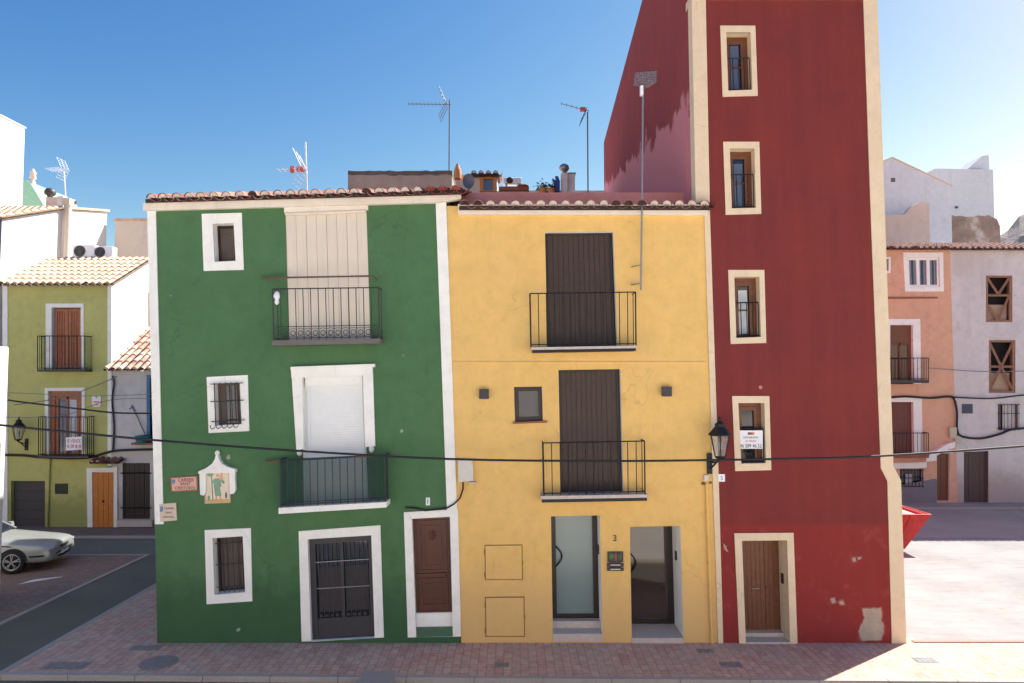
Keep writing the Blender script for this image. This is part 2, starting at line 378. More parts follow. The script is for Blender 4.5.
def tiles(parent, P0, P1, back, s=.262, r=.085, mats=None, name='roof', rows=4, capdrop=0, redfrom=None):
    """barrel-tile roof slope: convex covers with mortared ends over concave channels, in overlapping rows"""
    mb = MB(); P0 = Vector(P0); P1 = Vector(P1); back = Vector(back)
    L = (P1-P0).length; d = (P1-P0)/L; n = d.cross(back.normalized()).normalized()
    if n.z < 0: n = -n
    k = max(1, round(L/s)); s = L/k; bl = back.length; bd = back/bl; seg = 6
    for i in range(k):
        c0 = P0+d*((i+.5)*s); jit = random.uniform(-.02, .02); tl = random.uniform(-.01, .01)
        mi = 3 if (redfrom is not None and i >= k-redfrom) else 0
        for rw in range(rows):
            t0 = bl*rw/rows+(jit if rw == 0 else 0); t1 = bl*(rw+1)/rows+.02
            for (t, tt, ra, rb, up0, up1) in ((t0, t1, r*1.08, r*.92, .035, .012),):
                A = [c0+bd*t+d*(math.cos(a)*ra+tl)+n*(math.sin(a)*ra+up0) for a in [math.pi*q/seg for q in range(seg+1)]]
                B = [c0+bd*tt+d*(math.cos(a)*rb+tl)+n*(math.sin(a)*rb+up1) for a in [math.pi*q/seg for q in range(seg+1)]]
                A2 = [c0+bd*t+d*(math.cos(a)*(ra-.014)+tl)+n*(math.sin(a)*(ra-.014)+up0) for a in [math.pi*q/seg for q in range(seg+1)]]
                mb.add(A+B, [(q, q+1, q+seg+2, q+seg+1) for q in range(seg)], mi, True)
                mb.add(A+A2, [(q, q+1, q+seg+2, q+seg+1) for q in range(seg)], mi)
                if rw == 0:
                    mm = 3 if mi == 3 else (1 if random.random() < .85 else 2)
                    mb.add([p+bd*.02 for p in A2], [tuple(range(seg+1))], mm)
        c1 = c0+d*(s/2); rc = s/2-r*.35+.01
        for rw in range(rows):
            t0 = bl*rw/rows-.02; t1 = bl*(rw+1)/rows+.02; u0 = .05 if rw else .045; u1 = .03
            ang = [math.pi*q/seg for q in range(seg+1)]
            A = [c1+bd*t0+d*(math.cos(a)*rc)+n*(-math.sin(a)*rc*.75+u0) for a in ang]
            B = [c1+bd*t1+d*(math.cos(a)*rc*.9)+n*(-math.sin(a)*rc*.65+u1) for a in ang]
            A2 = [c1+bd*t0+d*(math.cos(a)*(rc+.012))+n*(-math.sin(a)*(rc+.014)*.75+u0) for a in ang]
            mb.add(A+B, [(q, q+1, q+seg+2, q+seg+1) for q in range(seg)], mi, True)
            if rw == 0: mb.add(A+A2, [(q, q+1, q+seg+2, q+seg+1) for q in range(seg)], mi); 
        # dark bedding behind the first tiles
    dn = -n
    a0 = P0+bd*.05; a1 = P1+bd*.05
    mb.add([a0+n*.02, a1+n*.02, a1+bd*(bl-.05)+n*.02, a0+bd*(bl-.05)+n*.02, a0+dn*.06, a1+dn*.06, a1+bd*(bl-.05)+dn*.06, a0+bd*(bl-.05)+dn*.06],
           [(0, 1, 2, 3), (7, 6, 5, 4), (0, 4, 5, 1), (1, 5, 6, 2), (2, 6, 7, 3), (3, 7, 4, 0)], 2)
    return mb.build(name, mats or [M['tile'], M['mortar'], M['soil'], M['tilered']], parent, recalc=False)

def frame(parent, outer, inner, Y, depth, m1, m2=None, proud=.02, name='window', back=None):
    mb = MB()
    if outer: mb.ring(outer, inner, Y-proud, Y+.01, 0)
    mb.lining(inner, Y-(proud if outer else 0), Y+depth, 1)
    if back: mb.prism(inner, Y+depth, Y+depth+.03, 2)
    return mb.build(name, [m1, m2 or m1]+([back] if back else []), parent)

def railing(mb, fx0, fx1, ytop, ybot, Yf, Yw, sp=.155, bw=.016, sidebars=3, top=None, mid=None, rings=False):
    """fx: measured x at the front plane (top y given as pairs for the left and the right end)"""
    TL = U(fx0[0], ytop[0], Yf); TR = U(fx1[0], ytop[1], Yf); BL = U(fx0[1], ybot[0], Yf); BR = U(fx1[1], ybot[1], Yf)
    n = max(2, round((TR-TL).length/sp))
    for i in range(n+1):
        w = bw*1.6 if i in (0, n) else bw
        mb.bar(TL.lerp(TR, i/n), BL.lerp(BR, i/n), w)
    mb.tube([TL, TR], bw*.95, 4, sm=False); mb.tube([BL+Vector((0, 0, .05)), BR+Vector((0, 0, .05))], bw*.7, 4, sm=False)
    if mid: mb.tube([BL.lerp(TL, mid), BR.lerp(TR, mid)], bw*.6, 4, sm=False)
    for T, B in ((TL, BL), (TR, BR)):
        tw = Vector((T.x, Yw, T.z)); bw_ = Vector((B.x, Yw, B.z))
        mb.tube([T, tw], bw*.95, 4, sm=False); mb.tube([B+Vector((0, 0, .05)), bw_+Vector((0, 0, .05))], bw*.7, 4, sm=False)
        for k in range(1, sidebars+1): mb.bar(T.lerp(tw, k/(sidebars+.3)), B.lerp(bw_, k/(sidebars+.3)), bw)
    if rings:
        for i in range(n):
            c = BL.lerp(BR, (i+.5)/n)+Vector((0, 0, .15)); rr = .05
            mb.tube([c+Vector((math.cos(a)*rr, 0, math.sin(a)*rr)) for a in [2*math.pi*k/10 for k in range(11)]], .007, 4, caps=False)
            for q in (.07, .23): mb.tube([c+Vector((-.07, 0, q-.15)), c+Vector((0, 0, q-.15+.02)), c+Vector((.07, 0, q-.15))], .005, 4)
    return TL, TR, BL, BR

def planks(parent, q, y, n, mfr, mpl, fr=.07, name='shutter', gap=.004):
    mb = MB(); mb.prism(q, y, y+.03, 0)
    w = abs(q[1][0]-q[0][0]); h = abs(q[0][1]-q[3][1]); fu = fr/w; fv = fr/h
    mb.ring(q, sub(q, fu, 1-fu, fv, 1-fv), y-.03, y+.001, 0)
    for i in range(n):
        a = fu+(1-2*fu)*i/n; b = fu+(1-2*fu)*(i+1)/n; g = gap/w
        yy = y-.014-(.006 if i % 2 else 0)
        mb.prism(sub(q, a+g, b-g, fv, 1-fv), yy, y+.001, 1)
    return mb.build(name, [mfr, mpl], parent)

def text(s, cx, cz, Y, h, mat, parent, maxw=None, name='lettering'):
    cu = bpy.data.curves.new(name, 'FONT'); cu.body = s; cu.size = 1; cu.extrude = .002/h; cu.align_x = 'LEFT'
    t = bpy.data.objects.new('tmp', cu); COL.objects.link(t); bpy.context.view_layer.update()
    me = bpy.data.meshes.new_from_object(t.evaluated_get(bpy.context.evaluated_depsgraph_get()))
    bpy.data.objects.remove(t); xs = [v.co.x for v in me.vertices]; ys = [v.co.y for v in me.vertices]
    w0 = max(xs)-min(xs); h0 = max(ys)-min(ys); k = h/h0; kx = k
    if maxw and w0*k > maxw: kx = maxw/w0
    root = parent
    while root is not None and root.parent is not None: root = root.parent
    off = root.location if root is not None else Vector()
    mx = (max(xs)+min(xs))/2; my = (max(ys)+min(ys))/2
    for v in me.vertices:
        x, y, z = v.co; v.co = Vector((cx+(x-mx)*kx, Y-z*k, cz+(y-my)*k))-off
    me.materials.clear(); me.materials.append(mat); me.name = name
    o = bpy.data.objects.new(name, me); COL.objects.link(o); o.parent = parent
    return o
def decal(pts):
    return [(p.x, p.z) for p in pts]
def rect(x0, y0, x1, y1, Y=0.0): return Q([(x0, y0), (x1, y0), (x1, y1), (x0, y1)], Y)

# ================================================================== SETTING
def struct(name, mb, mat, **k): return tag(mb.build(name, mat, None, **k), kind='structure')
g = MB(); g.add([(-400, -300, -.14), (400, -300, -.14), (400, 700, -.14), (-400, 700, -.14)], [(0, 1, 2, 3)]); struct('ground', g, M['earth'])
# front road and lane, cross road
kl = lambda x: -1.37-(x+9.6)*.0163           # outer face of the kerb along the front
g = MB(); g.slab([(-40, -15.6), (40, -15.6), (40, kl(40)-.1), (-40, kl(-40)-.1)], -.13, -.10); struct('road', g, M['asph'])
g = MB(); g.slab([(-40, -16.3), (40, -16.3), (40, -4.7), (-40, -4.7)], -.13, .0); struct('bounce_paving', g, M['added_pale_paving'])  # unseen pale paving added to bounce sunlight onto the shaded facades
g = MB(); g.slab([(-11.25, kl(-11.3)+.02), (-9.42, kl(-9.4)+.02), (-9.3, 6.9), (-11.0, 6.9)], -.13, -.02); struct('lane', g, M['asph'])
g = MB(); g.slab([(-60, 6.9), (-6, 6.9), (-6, 9.05), (-60, 9.05)], -.13, -.03); struct('side_street', g, M['asph3']); g = MB(); g.slab([(7.9, 9.2), (60, 9.2), (60, 14.1), (7.9, 14.1)], -.13, -.03); struct('cross_road', g, M['asph2'])
# pavements
g = MB(); g.slab([(-9.3, kl(-9.3)), (40, kl(40)), (40, .0), (8.3, .0), (8.3, .3), (-7.2, .3), (-7.2, 6.8), (-9.17, 6.8)], -.13, 0); struct('pavement', g, M['paver'])
g = MB(); g.slab([(-60, kl(-60)), (-11.37, kl(-11.3)), (-11.12, 6.8), (-60, 6.8)], -.13, 0.0); struct('parking_area', g, M['paver2'])
g = MB(); g.slab([(-60, 9.17), (-7, 9.17), (-7, 10.9), (-60, 10.9)], -.13, .04); struct('far_pavement', g, M['paver2'])
g = MB(); g.slab([(6, 14.22), (60, 14.22), (60, 15.6), (6, 15.6)], -.13, .03); struct('right_far_pavement', g, M['asph2'])
g = MB(); g.slab([(8.0, .12), (40, .12), (40, 9.1), (8.0, 9.1)], -.13, -.008); struct('plaza', g, M['plaza'])
# kerbs
g = MB()
for x0, x1 in [(-60, -11.37), (-9.3, 40)]:
    n = 40
    for i in range(n):
        a = x0+(x1-x0)*i/n; b_ = x0+(x1-x0)*(i+1)/n-.012
        g.slab([(a, kl(a)-.11), (b_, kl(b_)-.11), (b_, kl(b_)-.003), (a, kl(a)-.003)], -.13, .004)
g.slab([(-11.37, kl(-11.3)-.11), (-9.31, kl(-9.4)-.11), (-9.31, kl(-9.4)), (-11.37, kl(-11.3))], -.13, -.012)
g.slab([(-9.42, kl(-9.4)), (-9.3, kl(-9.4)), (-9.17, 6.9), (-9.29, 6.9)], -.13, .006)
g.slab([(-11.37, kl(-11.3)), (-11.25, kl(-11.3)), (-11.0, 6.9), (-11.12, 6.9)], -.13, .006)
g.slab([(-60, 6.8), (-11.12, 6.8), (-11.12, 6.9), (-60, 6.9)], -.13, .006)
g.slab([(-60, 9.06), (-7, 9.06), (-7, 9.17), (-60, 9.17)], -.13, .046)
g.slab([(6, 14.11), (60, 14.11), (60, 14.22), (6, 14.22)], -.13, .036)
struct('kerb', g, M['kerb'])
g = MB(); g.slab([(8.2, .003), (40, .003), (40, .117), (8.2, .117)], -.13, .02); struct('plaza_kerb', g, M['kerbpink'])
g = MB(); a = G(22, 583); b_ = G(62, 577); g.slab([(a.x, a.y-.12), (b_.x, b_.y-.03), (b_.x, b_.y+.02), (a.x+.1, a.y+.28)], .004, .010)  # patch of sunlight painted in as a pale wedge
struct('painted_sun_patch', g, flat('sun_patch_white', (226, 226, 222), .7))
# hill
g = MB(); hp = []
nx, ny = 60, 20
for j in range(ny):
    for i in range(nx):
        x = 44+i*2.3; y = 85+j*3
        h = 45*math.exp(-((x-115)/35)**2)*math.sin(math.pi*j/(ny-1))+random.uniform(-1.3, 1.3)
        hp.append((x, y, max(-1, h) if i else -1))
g.add(hp, [(j*nx+i, j*nx+i+1, (j+1)*nx+i+1, (j+1)*nx+i) for j in range(ny-1) for i in range(nx-1)], 0, False); struct('hill', g, M['hill'])

# ================================================================== GREEN HOUSE
M['dimcurtain'] = flat('dim_grey_curtain', (66, 62, 64), .9)
gh = empty('green_house', (-4.2, 0, 0), 'green three storey house with white window surrounds and two iron balconies, at the street corner', 'house')
wA_o = Q([(202, 214), (242, 213), (244, 270), (204, 271)]); wA_i = Q([(213, 224), (234, 223.5), (236, 261), (215, 262)])
wB_o = Q([(207, 377), (248, 375), (249.5, 431), (209, 433)]); wB_i = Q([(214.5, 384), (240, 383), (242, 424), (216, 425.5)])
wC_o = Q([(205, 530), (251, 528), (252.5, 601), (207, 604)]); wC_i = Q([(213, 538), (243, 536), (245.5, 592), (215, 594.5)])
dT_i = Q([(285.5, 213), (366.5, 210), (370.5, 341), (289, 343)])
dM_i = Q([(302.5, 377), (363.5, 375), (368.5, 505), (304, 507)])
dG_o = Q([(299, 531), (380.5, 525), (384, 637), (302, 641)]); dG_i = Q([(308, 539), (371.5, 535), (375, 637.5), (311.5, 641)])
dB_o = Q([(404, 512), (458, 509), (461, 636), (408, 637)]); dB_i = Q([(412, 518.5), (450, 516.5), (453, 636.2), (416.5, 636.8)])
gout = Q([(148, 200), (446, 192), (461, 643), (157.5, 643)])
gout[2] = (gout[2][0], -.05); gout[3] = (gout[3][0], -.05)
wall(gh, gout, [wA_i, wB_i, wC_i, dT_i, dM_i, dG_i, dB_i], 0, 6.0, M['green'])
# strips and cornice
mb = MB(); mb.prism(Q([(147.5, 205), (156, 205), (164, 524), (155.5, 524)]), -.025, .05); mb.build('corner_strip', M['white'], gh, bevel=.006); mb = MB(); mb.prism(Q([(435.5, 196), (446, 195.8), (457, 509.4), (447, 510)]), -.025, .05)
mb.build('corner_strip', M['white'], gh, bevel=.006)
mb = MB(); mb.prism(Q([(143, 203), (461, 194), (461, 199), (437, 202.5), (143, 210.5)], -.1), -.1, .02)
mb.prism(Q([(284, 205), (368, 202), (368, 210), (284, 213)], -.04), -.04, -.001)
mb.build('cornice', M['creamlt'], gh, bevel=.008)
e0 = U(144, 200, -.22); e1 = U(462, 191.5, -.22)
tiles(gh, e0, e1, Vector((0, 4.4, 1.05)), redfrom=3, r=.095)
mb = MB(); x0, z0, x1, z1 = gout[0][0], gout[0][1], gout[1][0], gout[1][1]
mb.add([(x0, 4.0, z0), (x1, 4.0, z1), (x1, 4.0, z1+.95), (x0, 4.0, z0+.95), (x0, 6, z0), (x1, 6, z1), (x1, 6, z1+.6), (x0, 6, z0+.6)],
       [(0, 1, 2, 3), (4, 7, 6, 5), (3, 2, 6, 7), (0, 3, 7, 4), (1, 5, 6, 2)]); mb.build('rear_roof', M['tile'], gh)
# windows
w = frame(gh, wA_o, wA_i, 0, .24, M['white'])
mb = MB(); mb.prism(wA_i, .24, .27, 1); mb.ring(wA_i, sub(wA_i, .1, .9, .06, .95), .2, .24, 0)
q = sub(wA_i, .1, .9, .06, .95)
for i in range(14): mb.prism(sub(q, 0, 1, (i+.1)/14, (i+.85)/14), .225, .241, 1)
mb.build('shutter', [M['plankframe'], M['greyshutter']], w)
w = frame(gh, wB_o, wB_i, 0, .2, M['white'])
planks(w, wB_i, .19, 3, M['greyshutter'], M['greyshutter'], .03)
mb = MB(); mb.prism(sub(wB_i, .34, .76, .05, .97), .15, .162); mb.build('pane', M['glass'], w)
mb = MB()
for i in range(5):
    u = .06+.88*i/4; a = bil(wB_i, u, -.03); b_ = bil(wB_i, u, .97)
    mb.tube([(a[0], -.09, a[1]), (b_[0], -.09, b_[1]-.02), (b_[0]-.01, -.12, b_[1]-.07), (b_[0]-.04, -.15, b_[1]-.09), (b_[0]-.075, -.16, b_[1]-.06), (b_[0]-.085, -.15, b_[1]-.01)], .010, 5)
for v in (.0, .42, .9):
    a = bil(wB_i, -.1, v); b_ = bil(wB_i, 1.12, v); mb.tube([(a[0], -.02, a[1]), (a[0], -.1, a[1]), (b_[0], -.1, b_[1]), (b_[0], -.02, b_[1])], .01, 5)
mb.build('grille', M['irongrey'], w)
w = frame(gh, wC_o, wC_i, 0, .26, M['white'])
planks(w, wC_i, .24, 8, M['plankframe'], M['greyshutter'], .05)
mb = MB()
for i in range(6):
    u = .08+.84*i/5; a = bil(wC_i, u, 0); b_ = bil(wC_i, u, 1); mb.bar((a[0], .09, a[1]), (b_[0], .09, b_[1]), .014)
for v in (.12, .5, .9):
    a = bil(wC_i, 0, v); b_ = bil(wC_i, 1, v); mb.bar((a[0], .09, a[1]), (b_[0], .09, b_[1]), .014)
mb.build('grille', M['irongrey'], w)
# top balcony window with cane blind
w = frame(gh, None, dT_i, 0, .12, M['cream'], M['cream'], back=M['darkroom'])
mb = MB(); n = 8
for i in range(n):
    a = i/n+.002; b_ = (i+1)/n-.002; yy = .01-(.006 if i % 2 else 0)
    mb.prism(sub(dT_i, a, b_, .0, .995), yy, yy+.02)
mb.tube([(dT_i[0][0]+.01, -.03, dT_i[0][1]-.03), (dT_i[1][0]-.01, -.03, dT_i[1][1]-.03)], .035, 8)
tag(mb.build('cane_blind', M['cane'], w), 'beige cane blind rolled fully down')
# top balcony
s = MB(); Yf = -.36
s.prism(Q([(272, 340.5), (380, 338.5), (380, 343.5), (272, 345.5)], Yf), Yf, .02)
bal = s.build('balcony', M['greyslab'], gh, bevel=.006)
mb = MB(); railing(mb, (272.5, 274), (378.5, 379.5), (289, 287.5), (341, 339), Yf+.02, 0, .157, .013, 1, mid=.27, rings=True)
mb.build('railing', M['irongrey'], bal)
mb = MB(); a = U(262, 278, -.1); b_ = U(373, 276, -.42); mb.tube([a, b_], .02, 6); mb.tube([b_, (b_.x, 0, b_.z-.02)], .012, 5); mb.tube([a, (a.x, 0, a.z)], .012, 5)
mb.build('awning_bar', M['rust'], bal)
mb = MB(); a = U(277, 297, -.33); mb.lathe(a+Vector((0, 0, -.16)), [(.015, 0), (.05, .04), (.035, .1), (.075, .17), (.05, .24), (.02, .28)], 7)
mb.build('white_cloth', M['whiteplastic'], bal)
# middle balcony door
mb = MB()
mb.prism(Q([(292, 368.5), (373, 365.5), (373.3, 375), (292.4, 378)]), -.07, .01)
mb.prism(Q([(292.4, 378), (302.5, 377.6), (304, 449), (297, 449.5)]), -.045, .01)
mb.prism(Q([(363.5, 375.4), (373.3, 375), (375.5, 446), (365.5, 447)]), -.045, .01)
mb.prism(Q([(290.5, 366.8), (374.5, 363.8), (374.5, 367), (290.5, 370)], -.1), -.1, .01)
for cx, cy in ((299.5, 453), (371.5, 449.5)):
    c = U(cx, cy, -.03); mb.lathe((c.x, -.035, c.z-.06), [(.01, 0), (.04, .02), (.055, .06), (.05, .11), (.02, .13)], 8)
mb.lining(dM_i, -.01, .16, 0)
dm = mb.build('door', M['white'], gh)
mb = MB(); q = sub(dM_i, .05, .95, 0, 1); mb.prism(dM_i, .16, .19, 0)
mb.prism(sub(dM_i, .03, .97, .0, .075), .06, .16, 0)
for i in range(46): mb.prism(sub(q, .04, .96, .08+.92*i/46, .08+.92*(i+.9)/46), .145, .161, 0)
mb.ring(q, sub(q, .04, .96, .0, 1), .12, .161, 0)
mb.build('roller_shutter', M['shut_white'], dm)
s = MB(); Yf = -.42
s.prism(Q([(278.5, 508), (386.5, 502), (386.5, 507.5), (278.5, 514)], Yf), Yf, .02); bal = s.build('balcony', M['white'], gh, bevel=.006)
mb = MB(); TL, TR, BL, BR = railing(mb, (280, 280.5), (384.5, 385.5), (460, 455.5), (508, 502), Yf+.03, 0, .15, .013, 1, mid=.1)
mb.build('railing', M['irongrey'], bal)
mb = MB(); o_ = Vector((0, .012, .02)); mb.add([TL+o_, TR+o_, BR+o_, BL+o_], [(0, 1, 2, 3)])
mb.add([TL+o_, (TL.x, -.01, TL.z), (BL.x, -.01, BL.z), BL+o_], [(0, 1, 2, 3)]); mb.add([TR+o_, (TR.x, -.01, TR.z), (BR.x, -.01, BR.z), BR+o_], [(0, 1, 2, 3)])
mb.build('netting', M['net'], bal, recalc=False)
mb = MB(); a = U(265, 461.5, -.12); b_ = U(386, 455, -.46); mb.tube([a, b_], .022, 6); mb.tube([b_, (b_.x, 0, b_.z-.02)], .012, 5); mb.tube([a, (a.x, 0, a.z)], .012, 5)
mb.build('awning_bar', M['rust'], bal)
# grey metal entrance door
mb = MB(); mb.ring(dG_o, dG_i, -.03, .01, 0); mb.lining(dG_i, -.03, .12, 0); dfr = None
q = dG_i
d = MB(); fu = .1
d.ring(q, sub(q, .09, .93, .06, .99), .07, .12, 0); d.prism(sub(q, .05, .95, .80, .995), .085, .12, 0)
d.prism(sub(q, .49, .53, .06, .8), .075, .1, 0); d.prism(sub(q, .09, .93, .06, .8), .13, .15, 1)
for v in (.24, .5): d.prism(sub(q, .09, .93, v, v+.007), .065, .09, 3)
d.prism(sub(q, .12, .5, .3, .74), .118, .131, 2); d.prism(sub(q, .55, .9, .3, .74), .118, .131, 2)
for i in range(12):
    u = .13+.78*i/11; d.prism(sub(q, u-.004, u+.004, .06, .8), .09, .098, 0)
for i in range(9):
    u = .12+.78*i/9; d.prism(sub(q, u, u+.05, .765, .79), .10, .112, 0)
dd = d.build('door', [M['irongrey'], M['glass'], M['dimcurtain'], M['steel']], gh)
mb.build('frame', M['white'], dd)
# brown carved door
mb = MB(); mb.ring(dB_o, dB_i, -.03, .01, 0); mb.lining(dB_i, -.03, .14, 0)
q = dB_i; vb = .81
d = MB(); d.prism(sub(q, 0, 1, 0, vb), .11, .15, 0)
for (u0, u1, v0, v1) in ((.12, .88, .03, .47), (.12, .88, .52, .76)):
    a = sub(q, u0, u1, v0, v1); d.ring(a, sub(q, u0+.07, u1-.07, v0+.02, v1-.02), .085, .111, 0)
    d.ring(sub(q, u0+.14, u1-.14, v0+.045, v1-.045), sub(q, u0+.19, u1-.19, v0+.06, v1-.06), .095, .111, 0)
d.ring(q[:2]+sub(q, 0, 1, 0, vb)[2:], sub(q, .06, .94, .015, vb-.012), .09, .111, 0)
d.prism(sub(q, .05, .95, .48, .505), .07, .111, 0)
for k in range(8):
    c = bil(q, .5, .16); an = k*math.pi/4; d.tube([(c[0], .1, c[1]), (c[0]+.09*math.cos(an), .1, c[1]+.11*math.sin(an))], .014, 5)
dd = d.build('door', M['wood2'], gh); mb.build('frame', M['white'], dd)
d = MB(); c = bil(q, .85, .5); d.lathe((c[0], .08, c[1]-.02), [(.012, 0), (.022, .02), (.012, .04)], 8); d.build('handle', M['iron'], dd)
d = MB(); d.prism(sub(q, .002, .998, vb, .925), .05, .14, 0); d.prism(sub(q, .002, .998, .925, 1.0), .0, .14, 1); d.build('step', [M['white'], M['greenstep']], gh)
# ================================================================== YELLOW HOUSE
yh = empty('yellow_house', (1.5, 0, 0), 'yellow house with brown plank shutters between the green house and the red tower', 'house')
yT = Q([(545, 232), (613.5, 231.5), (617.5, 347), (547.5, 348.5)]); yS = Q([(514, 387), (542, 386.5), (543, 421), (515, 422)])
yM = Q([(558.5, 370), (620.5, 369), (623.5, 493), (561, 495)])
y1 = Q([(551, 516.5), (600, 515.5), (602.5, 641), (553, 641)]); y2 = Q([(630, 527), (680.5, 526), (684, 643), (632, 643)])
yo = Q([(446.5, 206), (706, 206), (709, 230), (719, 643), (461.5, 643)], .012)
yo[3] = (yo[3][0], -.05); yo[4] = (yo[4][0], -.05)
wall(yh, yo, [yT, yS, yM, y1, y2], .012, 6.0, M['yellow'])
YW = .012
mb = MB(); mb.prism(Q([(458, 206.5), (708, 208), (708, 215), (458, 214.5)], -.07), -.07, .03); mb.prism(Q([(458, 204), (709, 204), (709, 208.5), (458, 207)], -.14), -.14, .03)
mb.build('cornice', M['creamlt'], yh, bevel=.008)
tiles(yh, U(459, 206.5, -.2), U(711, 206.5, -.2), Vector((0, 1.2, .12)), rows=2, s=.262, r=.098)
a = U(459, 192.5, .9); b_ = U(700, 192.5, .9)
mb = MB(); mb.box(a.x, b_.x, .9, 1.15, 8.9, a.z)
mb.build('parapet', M['pinkcap'], yh)
mb = MB(); mb.box(yo[0][0]+.05, yo[1][0]-.02, 1.16, 5.95, 9.0, 9.12); mb.build('flat_roof', M['brickred'], yh)
mb = MB(); mb.prism(Q([(449, 361.6), (713, 361.8), (713, 363), (449, 363)], 0), -.006, .012); mb.build('ledge', M['yellow'], yh)
def brown_door(q, Yd, nm, n=11):
    w = frame(yh, None, q, YW, Yd, M['white'], M['white'], name='shuttered_door', back=M['darkroom'])
    qq = sub(q, .0, .985, 0, .995)
    planks(w, qq, Yd-.03, n, M['plankframe'], M['plank'], .055)
    return w
brown_door(yT, .2, 'a', 12); brown_door(yM, .2, 'b', 11)
w = frame(yh, None, yS, YW, .16, M['white'], M['white'])
mb = MB(); mb.ring(yS, sub(yS, .16, .86, .13, .87), .1, .16, 0); mb.prism(sub(yS, .1, .9, .1, .9), .14, .16, 1); mb.build('sash', [M['dkframe'], M['glass']], w)
mb = MB(); mb.prism(sub(yS, -.08, 1.14, 1.0, 1.05), -.05, .15); mb.build('sill', M['brickred'], w)
for (x0, x1, t, bt, sb, q) in ((530, 636, (293.5, 292), (347, 346), (531.5, 637, 346.8, 349.3, 352), 0), (543, 645, (443, 441), (496, 494), (541, 648, 495.5, 498.8, 502), 1)):
    Yf = -.40; s = MB()
    s.prism(Q([(sb[0], sb[2]+.6), (sb[1], sb[2]-1.2), (sb[1], sb[3]-1.2), (sb[0], sb[3]+.6)], Yf), Yf, .02, 0)
    s.prism(Q([(sb[0]+1, sb[3]+.7), (sb[1]-1, sb[3]-1.1), (sb[1]-1, sb[4]-1.2), (sb[0]+1, sb[4]+.6)], Yf+.02), Yf+.015, .02, 1)
    bal = s.build('balcony', [M['stone'], M['iron']], yh)
    mb = MB(); railing(mb, (x0, x0+1), (x1-.5, x1), t, bt, Yf+.03, 0, .165, .013, 1); mb.build('railing', M['iron'], bal)
# glass entrance doors
def glassdoor(q, dep, gl, side, vb, steps):
    w = frame(yh, None, q, YW, dep, M['white'], M['white'], name='glass_door', back=M['darkroom'])
    z = sub(q, 0, 1, 0, vb); d = MB()
    fr = .085; wid = q[1][0]-q[0][0]; hh = z[0][1]-z[3][1]; fu = fr/wid; fv = fr/hh
    d.ring(z, sub(z, fu*1.4, 1-fu*1.3, fv*.6, 1-fv), dep-.07, dep, 0); d.prism(sub(z, fu, 1-fu, fv*.4, 1-fv*.8), dep-.03, dep-.015, 1)
    lf = d.build('leaf', [M['dkframe'], gl], w)
    h = MB(); c = bil(z, fu*1.2, .42)
    pts = [(c[0]+.02+.12*math.sin(math.pi*k/8), dep-.09, c[1]-.2+.4*k/8) for k in range(9)]
    h.tube([(pts[0][0], dep-.05, pts[0][2])]+pts+[(pts[-1][0], dep-.05, pts[-1][2])], .018, 6); h.build('handle', M['iron'], w)
    s = MB()
    for (v0, v1, ys) in steps: s.prism(sub(q, .002, .998, v0, v1), ys, dep, 0)
    s.build('step', M['stone'], w)
    k = MB(); c = bil(q, 1.0, .3); k.box(c[0]-.03, c[0]-.002, dep*.45, dep*.45+.09, c[1]-.09, c[1]+.09); k.build('entry_keypad', M['dkframe'], w)
glassdoor(y1, .55, M['frost'], 0, .885, [(.885, .94, .3), (.94, 1.0, -.02)])
glassdoor(y2, .85, M['tint'], 1, .955, [(.955, 1.0, -.02)])
for (x0, a_, x1, b1) in ((484.5, 545, 523, 580), (485, 597, 525, 637)):
    q = Q([(x0, a_), (x1-.5, a_-.5), (x1, b1), (x0+.5, b1)]); s = MB(); s.prism(q, 0.004, .02, 0)
    s.prism(sub(q, .025, .975, .028, .972), -.004, .01, 1)
    for v in (.2, .85):
        c = bil(q, .0, v); s.box(c[0]-.012, c[0]+.012, -.012, .01, c[1]-.05, c[1]+.05, 0)
    c = bil(q, 1, .5); s.box(c[0]-.015, c[0]+.01, -.01, .01, c[1]-.04, c[1]+.03, 0)
    s.build('meter_cover', [flat('shadow_gap_paint', (150, 112, 62), .9), M['yellow']], yh)
mb = MB(); pts = [U(706.5, 484, -.05), U(707, 500, -.05), U(712, 643, -.05)]; pts[2].z = .02; mb.tube(pts, .028, 8)
for t_ in (.1, .45, .8):
    p = pts[1].lerp(pts[2], t_); mb.box(p.x-.045, p.x+.045, -.05, .012, p.z-.012, p.z+.012)
mb.build('downpipe', M['yellow'], yh)
mb = MB(); c = U(707, 478, -.04); mb.box(c.x-.06, c.x+.03, -.06, .012, c.z-.05, c.z+.06); mb.box(c.x-.1, c.x-.04, -.05, .012, c.z-.14, c.z-.09, 1); mb.box(c.x+.06, c.x+.1, -.03, .012, c.z-.12, c.z-.08, 1)
mb.build('junction_box', [M['paleplastic'], M['dkplastic']], yh)
# ================================================================== RED TOWER
rt = empty('red_tower_house', (5.9, 0, 0), 'tall narrow dark red tower house with cream edges and four small windows', 'tower')
TW = [([(720, 26), (755, 26), (757.5, 96), (722.5, 97)], [(726, 33), (750, 33), (752, 90), (728, 91)]),
      ([(723, 142), (759, 142), (761, 214), (725.5, 215)], [(729.5, 149), (754, 149), (755.5, 208), (731.5, 208.5)]),
      ([(728, 270), (764, 270), (766, 343), (730.5, 344)], [(734, 277), (759, 277), (760.5, 337), (736, 338)]),
      ([(732, 396), (769, 396), (771, 470), (735, 471)], [(738, 403), (764, 403), (765.5, 463), (741, 463.5)])]
rD_o = Q([(734, 533), (793, 532.5), (797, 645), (739, 645)]); rD_i = Q([(741.5, 540.5), (786.5, 540), (789.5, 645), (745.5, 645)])
ro = Q([(692, -3), (876, -3), (884, 230), (893, 474), (900.5, 486), (905, 643), (719.5, 643), (709, 230), (696, 203)])
